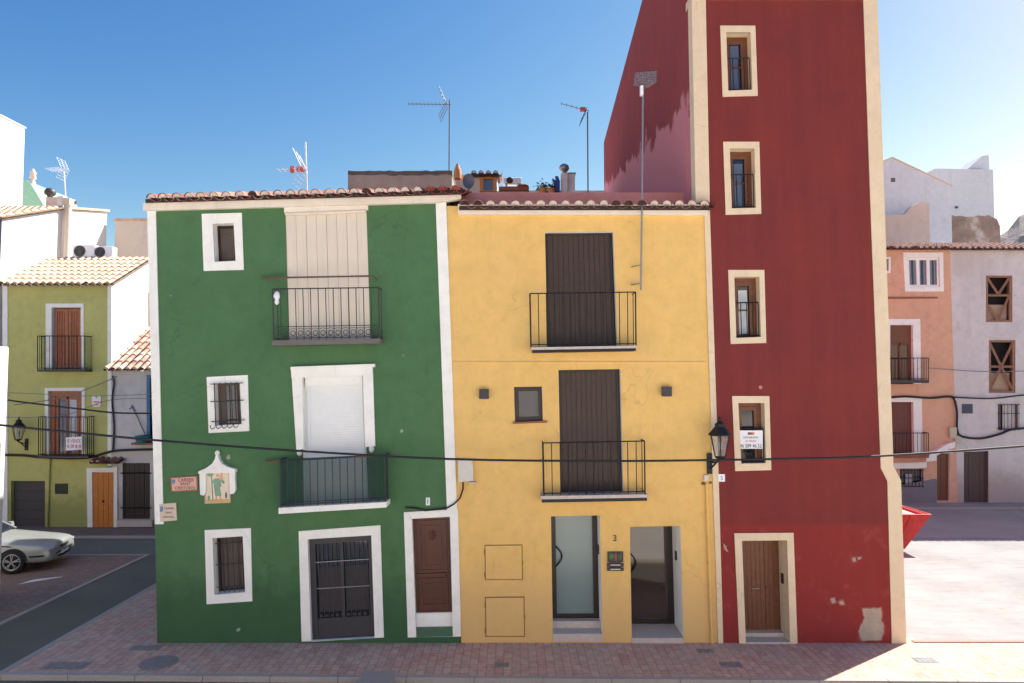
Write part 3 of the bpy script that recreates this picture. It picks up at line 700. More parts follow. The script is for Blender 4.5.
ro[5] = (ro[5][0], -.05); ro[6] = (ro[6][0], -.05)
ro = ro[:7]+[Q([(707, 206)])[0], Q([(696, 203)])[0]]
tmb = wall(rt, ro, [Q(i) for o_, i in TW]+[rD_i], 0, .6, M['red'], ymat=M['redflank'])
# long body behind the front slab with the tall flank
xl = U(694, 120).x; xr = ro[1][0]; zt = ro[0][1]
prof = [(.58, 0), (.58, 15.4), (4.0, 16.75), (14.0, 15.2), (14.0, 0)]
mb = MB(); n = len(prof); v = [(xl-.0+.004*0, y, z) for y, z in prof]+[(xr-.03, y, z) for y, z in prof]
mb.add(v, [tuple(range(n)), tuple(range(2*n-1, n-1, -1)), (0, n, n+1, 1), (3, n+3, n+4, 4)], 0)
mb.add(v, [(1, n+1, n+2, 2), (2, n+2, n+3, 3)], 1)
fl = mb.build('flank_wall', [M['redflank'], M['tile']], rt)
mb = MB(); mb.prism([(ro[0][0]-.005, zt-.06), (ro[1][0]+.03, zt-.06), (ro[1][0]+.03, zt+.12), (ro[0][0]-.005, zt+.12)], -.05, .5); mb.build('cornice', M['cream'], rt)
mb = MB(); mb.prism(Q([(691.5, 0), (705.5, 0), (709.5, 203), (695.5, 203)]), -.02, .3)
mb.build('corner_strip', M['cream'], rt); mb = MB(); mb.prism(Q([(704, 208), (709.5, 208), (718.5, 480), (723, 643), (718, 643), (712.6, 480)]), -.02, .02)
mb.build('corner_strip', M['cream'], rt); mb = MB(); mb.prism(Q([(863, 0), (877, 0), (885, 230), (893, 466), (900.5, 480), (906, 643), (891.5, 643), (887, 481), (880.5, 468), (871, 230)]), -.02, .3)
mb.build('corner_strip', M['cream'], rt)
for k, (o_, i_) in enumerate(TW):
    wo = Q(o_); wi = Q(i_); w = frame(rt, wo, wi, 0, .24, M['cream'], back=M['darkroom'])
    q = wi; s = MB(); s.ring(q, sub(q, .22, .72, .12, .96), .19, .24, 0); s.ring(sub(q, .12, .82, .07, .99), sub(q, .22, .70, .13, .95), .165, .2, 0)
    s.prism(sub(q, .2, .74, .1, .97), .215, .235, 1); s.prism(sub(q, .22, .72, .53, .55), .18, .22, 0)
    if k != 3: s.prism(sub(q, .28, .64, .2 if k else .14, .93), .209, .216, 2)
    s.build('sash', [M['wood'], M['glass'], M['glassblue'] if k < 2 else M['curtain']], w)
    s = MB(); a = bil(q, .03, .42); b_ = bil(q, .97, .42); yb = .05
    s.bar((a[0], yb, a[1]), (b_[0], yb, b_[1]), .02); c0 = bil(q, .03, .97); c1 = bil(q, .97, .97); s.bar((c0[0], yb, c0[1]), (c1[0], yb, c1[1]), .02)
    for j in range(5):
        u = .03+.94*j/4; p = bil(q, u, .42); r_ = bil(q, u, .99); s.bar((p[0], yb, p[1]), (r_[0], yb, r_[1]), .014)
    s.build('railing', M['iron'], w)
mb = MB(); mb.ring(rD_o, rD_i, -.03, .01, 0); mb.lining(rD_i, -.03, .5, 0)
d = MB(); q = rD_i; d.prism(sub(q, 0, 1, 0, .93), .44, .5, 0)
for i in range(9): d.prism(sub(q, .04+.92*i/9+.004, .04+.92*(i+1)/9-.004, .02, .92), .43, .441, 0)
d.ring(sub(q, 0, .7, .0, .93), sub(q, .06, .66, .03, .91), .42, .441, 0); d.prism(sub(q, .04, .96, .5, .52), .42, .441, 0)
dd = d.build('door', M['wood'], rt); mb.build('frame', M['cream'], dd)
d = MB(); c = bil(q, .42, .52); d.tube([(c[0]-.07, .40, c[1]), (c[0]+.07, .40, c[1])], .014, 6); d.tube([(c[0]+.07, .44, c[1]), (c[0]+.07, .4, c[1])], .012, 6)
d.build('handle', M['steel'], dd)
d = MB(); c = bil(q, 1, .4); d.box(c[0]-.03, c[0]-.002, .2, .28, c[1]-.1, c[1]+.1); d.build('entry_keypad', M['dkframe'], rt)
d = MB(); d.prism(sub(q, .003, .997, .93, 1.0), .25, .5, 0); d.prism(sub(q, .003, .997, .965, 1.0), -.05, .25, 0); d.build('step', M['stone'], rt)
def blob(pts, Y, jit=.012, n=5):
    P = [U(a, b, Y) for a, b in pts]; out = []
    for i, p in enumerate(P):
        q = P[(i+1) % len(P)]
        for k in range(n):
            t = k/n; r_ = p.lerp(q, t); out.append((r_.x+random.uniform(-jit, jit), r_.z+random.uniform(-jit, jit)))
    return out
def PB(p):
    c = (sum(x for x, z in p)/len(p), sum(z for x, z in p)/len(p))
    rim = [(c[0]+(x-c[0])*1.0+math.copysign(random.uniform(.012, .035), x-c[0]), c[1]+(z-c[1])+math.copysign(random.uniform(.01, .03), z-c[1])) for x, z in p]
    mb = MB(); mb.prism(rim, -.006, .01, 1); mb.prism(p, -.009, .01, 0); mb.build('bare_patch', [M['patch'], M['undercoat']], rt)
PB(blob([(863, 609), (880, 608), (882, 622), (884, 626), (882, 640), (861, 641), (859, 630), (864, 620)], 0, .02))
PB(blob([(830.5, 599), (834, 597.5), (835.5, 602), (832, 603.5)], 0, .006)); PB(blob([(838.5, 602), (842, 600.5), (844.5, 604), (841, 604.5)], 0, .005))
PB(blob([(852, 558), (855, 557.5), (856, 561), (853, 562)], 0, .006)); PB(blob([(857, 558), (861, 556.5), (861, 558), (858, 560)], 0, .004))
PB(blob([(723, 543), (725, 545), (728, 552), (726, 551), (724, 547)], 0, .004))

# ================================================================== THINGS ON THE THREE FACADES
# street name tiles
def sign(name, q, label, mats, lines, hs, col, bord=None, th=.02, yoff=0):
    c = bil(q, .5, 1); r_ = empty(name, (c[0], -.01, c[1]), label, 'sign')
    mb = MB(); mb.prism(q, -.03-yoff, -.001-yoff if yoff == 0 else -.03, 0)
    if bord: mb.ring(q, sub(q, .03, .97, .06, .94), -.036-yoff, -.029-yoff, 1)
    mb.build('plate', mats, r_)
    W = q[1][0]-q[0][0]
    for (tx, u, v, mw), h in zip(lines, hs):
        p = bil(q, u, v); text(tx, p[0], p[1], -.031-yoff, h, col, r_, W*mw)
    return r_
M['pinkplate'] = flat('pink_ceramic', (214, 164, 148), .4, var=.06); M['paleplate'] = flat('pale_ceramic', (208, 192, 172), .4, var=.1)
M['ink'] = flat('dark_red_lettering', (96, 40, 44), .5); M['inkdark'] = flat('black_lettering', (36, 34, 40), .5)
q1 = Q([(171, 477), (197.5, 475.5), (198.5, 490.5), (172, 491.5)])
s1 = sign('street_name_sign', q1, 'pink tiled street name sign reading Carrer Sant Cristòfol beside the saint panel', [M['pinkplate'], M['brickred']],
     [('CARRER', .58, .24, .6), ('SANT', .55, .5, .5), ('CRISTÒFOL', .55, .76, .8)], (.07, .06, .08), M['ink'], True)
mb = MB(); c = bil(q1, .11, .3); mb.prism([(c[0]-.035, c[1]+.04), (c[0]+.035, c[1]+.04), (c[0]+.035, c[1]-.02), (c[0], c[1]-.06), (c[0]-.035, c[1]-.02)], -.034, -.03); mb.build('crest', flat('blue_glaze', (96, 124, 168), .4), s1)
q2 = Q([(160, 504), (176.5, 502.5), (177.5, 520), (161, 521.5)])
s2 = sign('street_name_sign', q2, 'small pale tiled street name sign on the lower corner of the green house', [M['paleplate'], M['brickred']],
     [('CARRER', .58, .28, .62), ('SANT', .55, .52, .5), ('CRISTÒFOL', .52, .76, .8)], (.04, .035, .04), M['ink'], False)
mb = MB(); c = bil(q2, .12, .3); mb.prism([(c[0]-.03, c[1]+.06), (c[0]+.03, c[1]+.06), (c[0]+.03, c[1]-.04), (c[0]-.03, c[1]-.05)], -.034, -.03); mb.build('crest', MATS['blue_glaze'], s2)
# saint panel
c = U(220, 503, 0); sp_ = empty('saint_tile_panel', (c.x, -.01, c.z), 'white canopied ceramic panel of a saint in green robe on the green wall', 'shrine')
tq = Q([(204.8, 469), (230.3, 468), (231, 502.5), (205.5, 503.5)]); mb = MB(); mb.prism(tq, -.03, -.001, 0); mb.ring(tq, sub(tq, .05, .95, .04, .96), -.034, -.029, 1)
mb.prism(sub(tq, .05, .95, .88, .96), -.032, -.029, 2)
tp = mb.build('tiles', [flat('cream_glazed_tile', (226, 212, 186), .35, var=.08), flat('pinkish_border_glaze', (206, 160, 140), .4), flat('ochre_glaze', (206, 170, 92), .4)], sp_)
def el(q, u, v, ru, rv, n=10, a0=0):
    return [bil(q, u+ru*math.cos(2*math.pi*k/n+a0), v+rv*math.sin(2*math.pi*k/n+a0)) for k in range(n)]
mb = MB(); G_, P_, D_, S_ = 0, 1, 2, 3
mb.prism([bil(tq, u, v) for u, v in ((.42, .28), (.6, .28), (.66, .5), (.6, .55), (.66, .78), (.42, .8), (.38, .55), (.36, .5))], -.036, -.029, 0)
mb.prism([bil(tq, u, v) for u, v in ((.36, .3), (.44, .28), (.42, .36), (.3, .46), (.26, .42))], -.0358, -.029, 0)
mb.prism([bil(tq, u, v) for u, v in ((.58, .28), (.72, .3), (.8, .42), (.75, .45), (.62, .37))], -.0358, -.029, 0)
mb.prism(el(tq, .52, .2, .06, .055), -.036, -.029, 1); mb.prism(el(tq, .68, .16, .05, .05), -.036, -.029, 1)
mb.prism([bil(tq, u, v) for u, v in ((.6, .2), (.72, .2), (.74, .34), (.6, .34))], -.0365, -.029, 1)
mb.prism([bil(tq, u, v) for u, v in ((.43, .78), (.48, .78), (.48, .92), (.42, .92))], -.036, -.029, 1)
mb.prism([bil(tq, u, v) for u, v in ((.58, .78), (.63, .78), (.66, .92), (.6, .92))], -.036, -.029, 1)
mb.prism([bil(tq, u, v) for u, v in ((.27, .16), (.295, .16), (.33, .9), (.305, .9))], -.035, -.029, 2)
mb.prism(el(tq, .24, .14, .13, .08, 9), -.036, -.029, 0); mb.prism(el(tq, .16, .84, .05, .08, 8), -.036, -.029, 0)
mb.prism(el(tq, .84, .78, .04, .1, 8), -.036, -.029, 2)
mb.build('saint_figure', [flat('green_glaze', (116, 156, 128), .4), flat('skin_glaze', (212, 160, 136), .4), flat('dark_olive_glaze', (86, 84, 66), .4)], tp)
mb = MB(); mb.prism(Q([(198.5, 471.5), (206.5, 468), (212.5, 463.5), (215.2, 459), (216, 455), (218.2, 455), (219.2, 459), (222, 463.5), (228, 467), (235.5, 469), (235.5, 472.5), (198.5, 473.5)], -.09), -.11, 0)
mb.prism(Q([(199.8, 473), (206, 473), (206, 493), (203.5, 495.5), (200.5, 494.5)], -.06), -.08, 0); mb.prism(Q([(229.5, 472), (235, 472), (235.8, 490), (234, 493.5), (230, 494)], -.06), -.08, 0)
c = U(217.1, 455.5, -.08); mb.lathe((c.x, -.07, c.z), [(.012, 0), (.04, .02), (.055, .05), (.04, .085), (.012, .105)], 10)
mb.build('canopy', M['white'], sp_)
# number plate over the brown door
q = rect(426, 497.5, 430, 505); nb = sign('house_number_plate', q, 'tiny white number plate above the carved brown door', [M['whiteplastic'], M['iron']], [('1', .5, .5, .7)], (.09,), M['inkdark'])
q = rect(718, 474, 724.5, 481.5); nb = sign('house_number_plate', q, 'small white tile plate on the tower edge below the street lantern', [M['whiteplastic'], M['iron']], [('5', .5, .5, .7)], (.08,), MATS['blue_glaze'])
# number 3 + plaque
c = U(614.8, 538, 0); n3 = empty('house_number', (c.x, -.01, c.z), 'dark metal house number 3 between the two glass doors', 'number')
t3 = text('3', c.x, c.z, -.005, .13, M['inkdark'], n3, name='numeral')
q = rect(607, 551.5, 623.5, 570.5); c = bil(q, .5, 1); pl = empty('business_plaque', (c[0], -.01, c[1]), 'dark square business plaque with green and red marks between the glass doors', 'plaque')
mb = MB(); mb.prism(sub(q, .03, .97, 0, .54), -.03, .0, 0); mb.prism(sub(q, 0, 1, .6, .78), -.03, 0, 0); mb.prism(sub(q, 0, 1, .83, 1), -.03, 0, 0); mb.prism(sub(q, .15, .85, .54, .6), -.01, 0, 0); mb.prism(sub(q, .15, .85, .78, .83), -.01, 0, 0)
mb.build('plate', M['dkframe'], pl)
mb = MB(); mb.prism(el(q, .26, .24, .15, .16, 10), -.034, -.029, 0); mb.prism(el(q, .78, .26, .12, .17, 10), -.034, -.029, 1); mb.prism(sub(q, .45, .58, .08, .46), -.034, -.029, 2)
mb.build('emblem', [flat('emblem_green', (58, 110, 60), .5), flat('emblem_dark_teal', (56, 74, 62), .5), flat('emblem_red', (150, 70, 60), .5)], pl)
for v in (.69, .92):
    mb = MB(); mb.prism(sub(q, .2, .8, v-.025, v+.025), -.033, -.029, 0); mb.build('rule_mark', M['paleplastic'], pl)
# for sale banner
q = rect(739, 430.5, 763, 448.8, 0); c = bil(q, .5, 1); fs = empty('for_sale_banner', (c[0], .0, c[1]), 'white estate agent banner with phone number tied across the lowest tower window', 'banner')
mb = MB(); mb.prism(q, .012, .022, 0); mb.build('panel', M['whiteplastic'], fs)
mb = MB()
for k, u in enumerate((.42, .52, .6)): mb.prism(sub(q, u-.045, u+.045, .1, .24), .006, .012, k)
mb.build('logo', [flat('logo_grey', (90, 84, 96), .5), flat('logo_red', (196, 60, 56), .5), flat('logo_orange', (222, 140, 70), .5)], fs)
W = q[1][0]-q[0][0]
M['inkgrey'] = flat('grey_lettering', (96, 98, 112), .5); M['inkred'] = flat('red_lettering', (196, 84, 84), .5); M['inknavy'] = flat('navy_lettering', (56, 62, 92), .5)
for tx, v, h, mt, mw in (('INMOBILIARIA', .38, .04, M['inkgrey'], .62), ('SE VENDE', .58, .035, M['inkred'], .85), ('96 589 46 52', .84, .075, M['inknavy'], .9)):
    p = bil(q, .5, v); text(tx, p[0], p[1], .011, h, mt, fs, W*mw)
# beige box with cable
c = U(465.5, 482, -.1); eb = empty('junction_cabinet', (c.x, 0, c.z), 'grey beige utility box on the yellow wall with black cable below', 'utility box')
q = Q([(458, 460.5), (472.5, 460.5), (473.5, 481), (458.5, 482)], -.12); mb = MB(); mb.prism(q, -.12, .01); mb.build('body', M['paleplastic'], eb, bevel=.01)
mb = MB(); c = U(475, 482.5, -.08); mb.box(c.x-.12, c.x+.02, -.1, .01, c.z-.04, c.z+.01); mb.build('bracket', M['boxgrey'], eb)
mb = MB(); pts = [U(a, b, -.06) for a, b in ((463, 482), (463, 489), (460, 498), (454, 504), (447, 508), (440, 509), (425, 510.5), (415, 508), (405, 507.5))]
mb.tube(pts, .018, 6); mb.build('cable', M['black'], eb)
# square wall lights
for px, py, lb in ((484, 394, 'grey cube wall light left of the small yellow house window'), (667, 391.5, 'grey cube wall light right of the middle plank shutter')):
    c = U(px, py, -.1); wl = empty('wall_light', (c.x, 0, c.z), lb, 'wall light', 'cube lights on the yellow house')
    mb = MB(); mb.box(c.x-.1, c.x+.1, -.12, -.03, c.z-.1, c.z+.1); mb.build('housing', M['irongrey'], wl, bevel=.008)
    mb = MB(); mb.box(c.x-.07, c.x+.07, -.03, .012, c.z-.07, c.z+.07); mb.build('mount', M['steel'], wl)
    mb = MB(); mb.box(c.x-.06, c.x+.06, -.10, -.05, c.z-.104, c.z-.1); mb.build('lens', M['frost'], wl)
# lantern
def lantern(c, arm_from, label, sc=1.0, rtz=0):
    """c = centre of the lantern body, arm_from = wall point"""
    c = Vector(c); L = empty('street_lantern', arm_from, label, 'street lamp', 'wall lanterns')
    n = 6; k = sc
    def hexr(r, z): return [c+Vector((r*math.cos(2*math.pi*i/n+.3), r*math.sin(2*math.pi*i/n+.3), z)) for i in range(n)]
    A = hexr(.20*k, .14*k); B = hexr(.11*k, -.3*k)
    mb = MB()
    for i in range(n):
        mb.tube([A[i], B[i]], .011*k, 4); mb.tube([A[i], A[(i+1) % n]], .013*k, 4); mb.tube([B[i], B[(i+1) % n]], .012*k, 4)
    mb.build('cage', M['iron'], L)
    mb = MB(); A2 = [c+(p-c)*.93 for p in A]; B2 = [c+(p-c)*.93 for p in B]; mb.add(A2+B2, [(i, (i+1) % n, (i+1) % n+n, i+n) for i in range(n)])
    o = mb.build('pane', M['lampclear'], L)
    mb = MB(); mb.lathe(c+Vector((0, 0, .14*k)), [(.235*k, 0), (.24*k, .015*k), (.15*k, .11*k), (.10*k, .17*k), (.10*k, .22*k), (.055*k, .26*k), (.02*k, .29*k), (.03*k, .31*k), (.035*k, .33*k), (.01*k, .37*k)], 6, sm=False); mb.build('cap', M['iron'], L)
    mb = MB(); mb.lathe(c+Vector((0, 0, -.2*k)), [(.02*k, 0), (.04*k, .05*k), (.05*k, .14*k), (.03*k, .2*k)], 8); mb.build('bulb', M['frost'], L)
    af = Vector(arm_from); bt = c+Vector((0, 0, -.34*k)); mb = MB()
    mb.lathe(c+Vector((0, 0, -.36*k)), [(.03*k, 0), (.06*k, .02*k), (.11*k, .06*k)], 8)
    mb.tube([af, af.lerp(bt, .5)+Vector((0, 0, -.05*k)), bt+Vector((0, 0, -.03*k)), bt+Vector((0, 0, .02*k))], .022*k, 6)
    mb.tube([af+Vector((0, 0, -.15*k)), af.lerp(bt, .35)+Vector((0, 0, -.12*k)), af.lerp(bt, .7)+Vector((0, 0, -.04*k))], .018*k, 6)
    mb.box(af.x-.05*k, af.x+.05*k, af.y-.03, af.y+.01, af.z-.26*k, af.z+.16*k)
    mb.build('bracket', M['iron'], L)
m, nt, b = mk('clear_lantern_glass'); b.inputs['Base Color'].default_value = (*lin((190, 185, 180)), 1); b.inputs['Alpha'].default_value = .25; b.inputs['Roughness'].default_value = .08; M['lampclear'] = m
lc = U(720, 442, -.38); la = U(709, 461, -.0); lantern((lc.x, lc.y, lc.z), (la.x, -.02, la.z), 'black iron wall lantern on the red tower edge above the cable')
# cables
def cable(pts, Y, r, label, mat='black', sub_=4):
    P = [U(a, b, Y if not hasattr(Y, '__len__') else Y[i]) for i, (a, b) in enumerate(pts)]
    mb = MB(); out = []
    for i in range(len(P)-1):
        p0 = P[max(i-1, 0)]; p1 = P[i]; p2 = P[i+1]; p3 = P[min(i+2, len(P)-1)]
        for k in range(sub_):
            t = k/sub_; out.append(.5*((2*p1)+(p2-p0)*t+(2*p0-5*p1+4*p2-p3)*t*t+(3*p1-p0-3*p2+p3)*t**3))
    out.append(P[-1]); mb.tube(out, r, 6)
    return solo(mb, 'overhead_cable', M[mat], label, 'cable', 'overhead cables')
cable([(-60, 417), (0, 425), (80, 433), (165, 441), (300, 451), (450, 459), (600, 461), (715, 460), (800, 458.5), (880, 456), (1024, 446), (1100, 439)], -.5, .024, 'thick black cable strung across the fronts of all three coloured houses')
# antennas
def yagi(mast_px, top, bottom, Y, boom, label, n=9, tilt=0, refl=True, orange=False, mat='alu', elem=.22, r=.014, fold=None):
    a = U(mast_px, top, Y); b_ = U(bottom[0], bottom[1], Y)
    an = empty('tv_antenna', b_, label, 'antenna', 'television antennas')
    mb = MB(); mb.tube([b_, a], r, 6); mb.build('mast', M[mat], an)
    e0 = U(boom[0][0], boom[0][1], Y-.05); e1 = U(boom[1][0], boom[1][1], Y-.05)
    mb = MB(); mb.tube([e0, e1], .013, 5)
    d = (e1-e0).normalized()
    for k in range(n):
        t = .02+.72*k/(n-1); p = e0.lerp(e1, t); s_ = elem*(.7+.3*t)
        mb.tube([p+Vector((0, -s_, 0)), p+Vector((0, s_, 0))], .006, 4)
    mb.build('boom', M[mat], an)
    if refl:
        mb = MB(); p = e0.lerp(e1, .9)
        up = Vector((-.35, 0, .75)).normalized(); dn = Vector((-.35, 0, -.75)).normalized()
        for v in ((up, dn) if refl == True else (dn,)):
            for k in range(5):
                q = p+v*(.12*k); mb.tube([q+Vector((0, -.28, 0)), q+Vector((0, .28, 0))], .006, 4)
            for s_ in (-.28, 0, .28): mb.tube([p+Vector((0, s_, 0)), p+v*.5+Vector((0, s_, 0))], .007, 4)
        mb.build('reflector', M[mat], an)
    if orange:
        mb = MB(); p = e0.lerp(e1, .78); mb.box(p.x-.09, p.x+.09, p.y-.05, p.y+.05, p.z-.06, p.z+.06); 
        if orange > 1: p = e0.lerp(e1, .5); mb.box(p.x-.05, p.x+.05, p.y-.04, p.y+.04, p.z-.08, p.z+.08)
        mb.build('dipole_box', M['redplastic'], an)
yagi(449.5, 100, (449, 176), 6.5, ((408, 104), (451, 104.5)), 'tall dark mast antenna with long horizontal boom above the concrete block wall', r=.02)
yagi(587.5, 112, (588, 196), 8.0, ((561, 103.5), (589, 111)), 'thin mast antenna with short tilted boom and red box, nearest the red tower', n=5, orange=1, r=.022, refl=2)
yagi(305.5, 142, (307, 192), 3.0, ((278, 170), (307, 169)), 'pale antenna with orange boxes standing on the green house roof', n=5, orange=2, mat='whiteplastic', r=.02)
yagi(64, 172, (66, 205), 15.5, ((49, 170), (67, 169)), 'white antenna beside the chimneys far left', n=6, mat='whiteplastic', r=.03, elem=.4)
# grid antenna pole on the yellow front
a = U(643, 88, -.15); b_ = U(640.8, 290, -.15); gp = empty('grid_antenna', b_, 'grid panel antenna on a tall thin pole fixed to the yellow wall', 'antenna')
mb = MB(); mb.tube([b_, U(642, 200, -.15), a], .02, 6)
for y in (265, 283): p = U(640.8, y, -.15); mb.tube([p, (p.x-.16, -.1, p.z-.02), (p.x-.16, .012, p.z-.02)], .014, 5)
mb.build('pole', M['steel'], gp)
P = [U(635, 73, -.15), U(656.5, 71, -.15), U(656, 82.5, -.15), U(648, 87.5, -.15), U(634, 85.5, -.15)]
mb = MB()
for k in range(10):
    t = k/9; mb.tube([P[0].lerp(P[1], t), (P[4].lerp(P[3], t/.65) if t < .65 else P[3].lerp(P[2], (t-.65)/.35))], .006, 4)
for k in range(6): mb.tube([P[0].lerp(P[4], k/5), P[1].lerp(P[2], k/5)], .006, 4)
mb.build('grid', M['alu'], gp)
mb = MB(); mb.add([p+Vector((0, .01, 0)) for p in P], [(0, 1, 2, 3, 4)]); mb.build('mesh_panel', M['wiregrid'], gp, recalc=False)
c = U(641.5, 91, -.2); mb = MB(); mb.box(c.x-.03, c.x+.03, -.24, -.16, c.z-.1, c.z+.1); mb.build('amplifier_box', M['whiteplastic'], gp)

# ================================================================== PAVEMENT COVERS
def cover(px, py, w, d_, label, round_=False, mat='capstain', g='ground covers in the pavement'):
    c = G(px, py); mb = MB()
    if round_:
        mb.slab([(c.x+w*math.cos(2*math.pi*k/24), c.y+w*math.sin(2*math.pi*k/24)) for k in range(24)], -.02, .006)
        mb.slab([(c.x+w*.85*math.cos(2*math.pi*k/24), c.y+w*.85*math.sin(2*math.pi*k/24)) for k in range(24)], -.02, .011)
    else:
        mb.slab([(c.x-w, c.y-d_), (c.x+w, c.y-d_), (c.x+w, c.y+d_), (c.x-w, c.y+d_)], -.02, .006)
        for i in range(4):
            for j in range(3):
                x = c.x-w+2*w*(i+.12)/4; y = c.y-d_+2*d_*(j+.12)/3; mb.slab([(x, y), (x+w*.38, y), (x+w*.38, y+d_*.5), (x, y+d_*.5)], -.02, .010)
    solo(mb, 'manhole_cover', M[mat], label, 'manhole cover', g)
M['castiron'] = flat('worn_cast_iron', (146, 134, 128), .75, .0, var=.25, sc=12)
cover(159, 663, .34, 0, 'round iron cover in the paving near the green house corner', True, 'castiron')
cover(66, 666, .4, .16, 'dark rectangular cover at the left end of the pavement', mat='castiron')
cover(146, 648, .3, .12, 'grey cover at the foot of the green house corner', mat='castiron')
cover(502, 665, .13, .1, 'small square iron cover in front of the yellow meter covers', mat='castiron')
cover(705, 651, .16, .09, 'small iron cover at the foot of the downpipe', mat='castiron')
cover(731, 665, .2, .12, 'iron cover in front of the tower door', mat='castiron')
cover(925, 660, .2, .12, 'light metal cover in the sunlit paving', mat='steel')
c0, c1 = G(360, 673.5), G(391, 690); mb = MB(); mb.slab([(c0.x, -2.1), (c1.x-.02, -2.1), (c1.x-.05, -1.36), (c0.x+.1, -1.36)], -.13, .016)
for k in range(7): mb.slab([(c0.x+.12+k*.075, -2.0), (c0.x+.16+k*.075, -2.0), (c0.x+.17+k*.07, -1.5), (c0.x+.13+k*.07, -1.5)], .0, .022)
solo(mb, 'gully_cover', M['kerb'], 'concrete gully block set into the kerb below the green house', 'drain')

# ================================================================== ROOFTOP BACKGROUND (behind the three houses)
def block(name, label, x0, x1, ytop, Yf, dep, mat, z0=-.05, cat='house', cap=None, caph=.08, ytop2=None):
    a = U(x0, ytop, Yf); b_ = U(x1, ytop2 if ytop2 else ytop, Yf); r_ = empty(name, ((a.x+b_.x)/2, Yf, 0), label, cat)
    mb = MB(); mb.prism([(a.x, a.z), (b_.x, b_.z), (b_.x, z0), (a.x, z0)], Yf, Yf+dep); mb.build('wall', mat, r_)
    if cap:
        mb = MB(); mb.prism([(a.x-.06, a.z+caph), (b_.x+.06, b_.z+caph), (b_.x+.06, b_.z+.002), (a.x-.06, a.z+.002)], Yf-.06, Yf+dep+.06); mb.build('coping', cap, r_)
    return r_
rh = empty('rear_house', (-4, 11, 0), 'plain unseen house behind the green house, added to shade the cross street', 'house')
mb = MB(); mb.box(-7.2, 1.4, 11.5, 15.5, -.05, 9.0); mb.box(-7.2, -2.0, 9.6, 11.49, -.05, 7.6); mb.build('wall', M['whitew'], rh)  # hidden blocks added to keep the sun off the side street
bw = block('rear_house', 'bare concrete rear house with weathered top, rising behind the green house roof', 348, 452, 174, 6.3, 5, M['block'])
mb = MB(); P = [(347.8, 174.2)]+[(348+k*5.2, 170.8+random.uniform(-.5, .5)) for k in range(21)]+[(452.2, 174.2)]+[(452-k*5.2, 174.4+random.uniform(-.3, 1.6)) for k in range(21)]
mb.prism(Q(P, 6.28), 6.28, 11.3); mb.build('coping', M['capstain'], bw)
ph = block('rooftop_house', 'small cream rooftop house with tan framed window behind the roof corner', 454, 497, 174.5, 9.2, 4, M['beige'])
mb = MB(); a = U(470, 174, 8.9); b_ = U(499, 174, 8.9); tiles(ph, a, b_, Vector((0, 2, .3)), s=.26, rows=3, name='tiled_eave')
q = rect(480, 176, 496, 192, 9.2); mb = MB(); mb.ring(q, sub(q, .22, .82, .22, .95), 9.12, 9.2, 0); mb.prism(sub(q, .22, .82, .22, .95), 9.17, 9.2, 1); mb.build('window', [M['orangepot'], M['glassblue']], ph)
a = U(457.5, 176, 9.0); mb = MB(); mb.lathe((a.x, 9.0, a.z), [(.13, -.1), (.13, .18), (.1, .26), (.06, .36), (.05, .42)], 8); mb.build('chimney', M['orangepot'], ph)
a = U(469, 190, 8.5); sd = empty('satellite_dish', a, 'grey satellite dish on the rooftop behind the red roof tiles', 'satellite dish')
c = U(468.5, 181, 8.4); mb = MB(); n = 12; v = [c+Vector((0, .1, 0))]+[c+Vector((.2*math.cos(2*math.pi*k/n), 0, .26*math.sin(2*math.pi*k/n))) for k in range(n)]
mb.add(v, [(0, 1+k, 1+(k+1) % n) for k in range(n)], 0, True); mb.add([p+Vector((0, .02, 0)) for p in v], [(0, 1+(k+1) % n, 1+k) for k in range(n)], 0, True); mb.build('dish', M['alu'], sd, recalc=False)
mb = MB(); mb.tube([a, c+Vector((0, .12, 0))], .03, 6); mb.tube([c+Vector((0, 0, -.2)), c+Vector((0, -.3, -.05))], .015, 5); mb.build('mount', M['steel'], sd)
lw = block('terrace_house', 'low white roof terrace wall seen just above the yellow house parapet', 497, 606, 190.5, 9.5, 5, M['whitew'])
mb = MB(); q = rect(499, 186.5, 529, 190, 9.3); mb.prism(q, 9.3, 9.5); mb.build('ledge', M['brickred'], lw)
def ac(c, w, h, d_, label, rot=0):
    c = Vector(c); r_ = empty('air_conditioner', c, label, 'air conditioner', 'rooftop air conditioners')
    mb = MB(); mb.box(c.x-w/2, c.x+w/2, c.y-d_/2, c.y+d_/2, c.z+.06, c.z+h); mb.build('casing', M['whiteplastic'], r_, bevel=.02)
    mb = MB(); q = Vector((c.x-w*.16, c.y-d_/2-.012, c.z+.06+(h-.06)/2)); R_ = h*.38; n = 20
    for rr in (R_, R_*.7, R_*.4): mb.tube([q+Vector((rr*math.cos(2*math.pi*k/n), 0, rr*math.sin(2*math.pi*k/n))) for k in range(n+1)], .012, 4, caps=False)
    mb.add([q+Vector((R_*math.cos(2*math.pi*k/n), .008, R_*math.sin(2*math.pi*k/n))) for k in range(n)], [tuple(range(n))]); mb.build('fan_grille', M['dkplastic'], r_, recalc=False)
    mb = MB()
    for s_ in (-.35, .35): mb.box(c.x+s_*w-.03, c.x+s_*w+.03, c.y-d_/2, c.y+d_/2, c.z, c.z+.07)
    mb.build('foot', M['steel'], r_)
a = U(512.5, 187, 9.4); ac((a.x, 9.4, a.z+.02), .62, .28*1.0, .3, 'small grey rooftop unit on the ledge above the yellow house')
a = U(523, 187.5, 9.4); mb = MB(); mb.lathe((a.x, 9.4, a.z), [(.15, 0), (.2, .02), (.22, .06), (.1, .09)], 10); solo(mb, 'roof_vent', M['brickred'], 'low brown mushroom vent beside the small rooftop unit', 'vent')
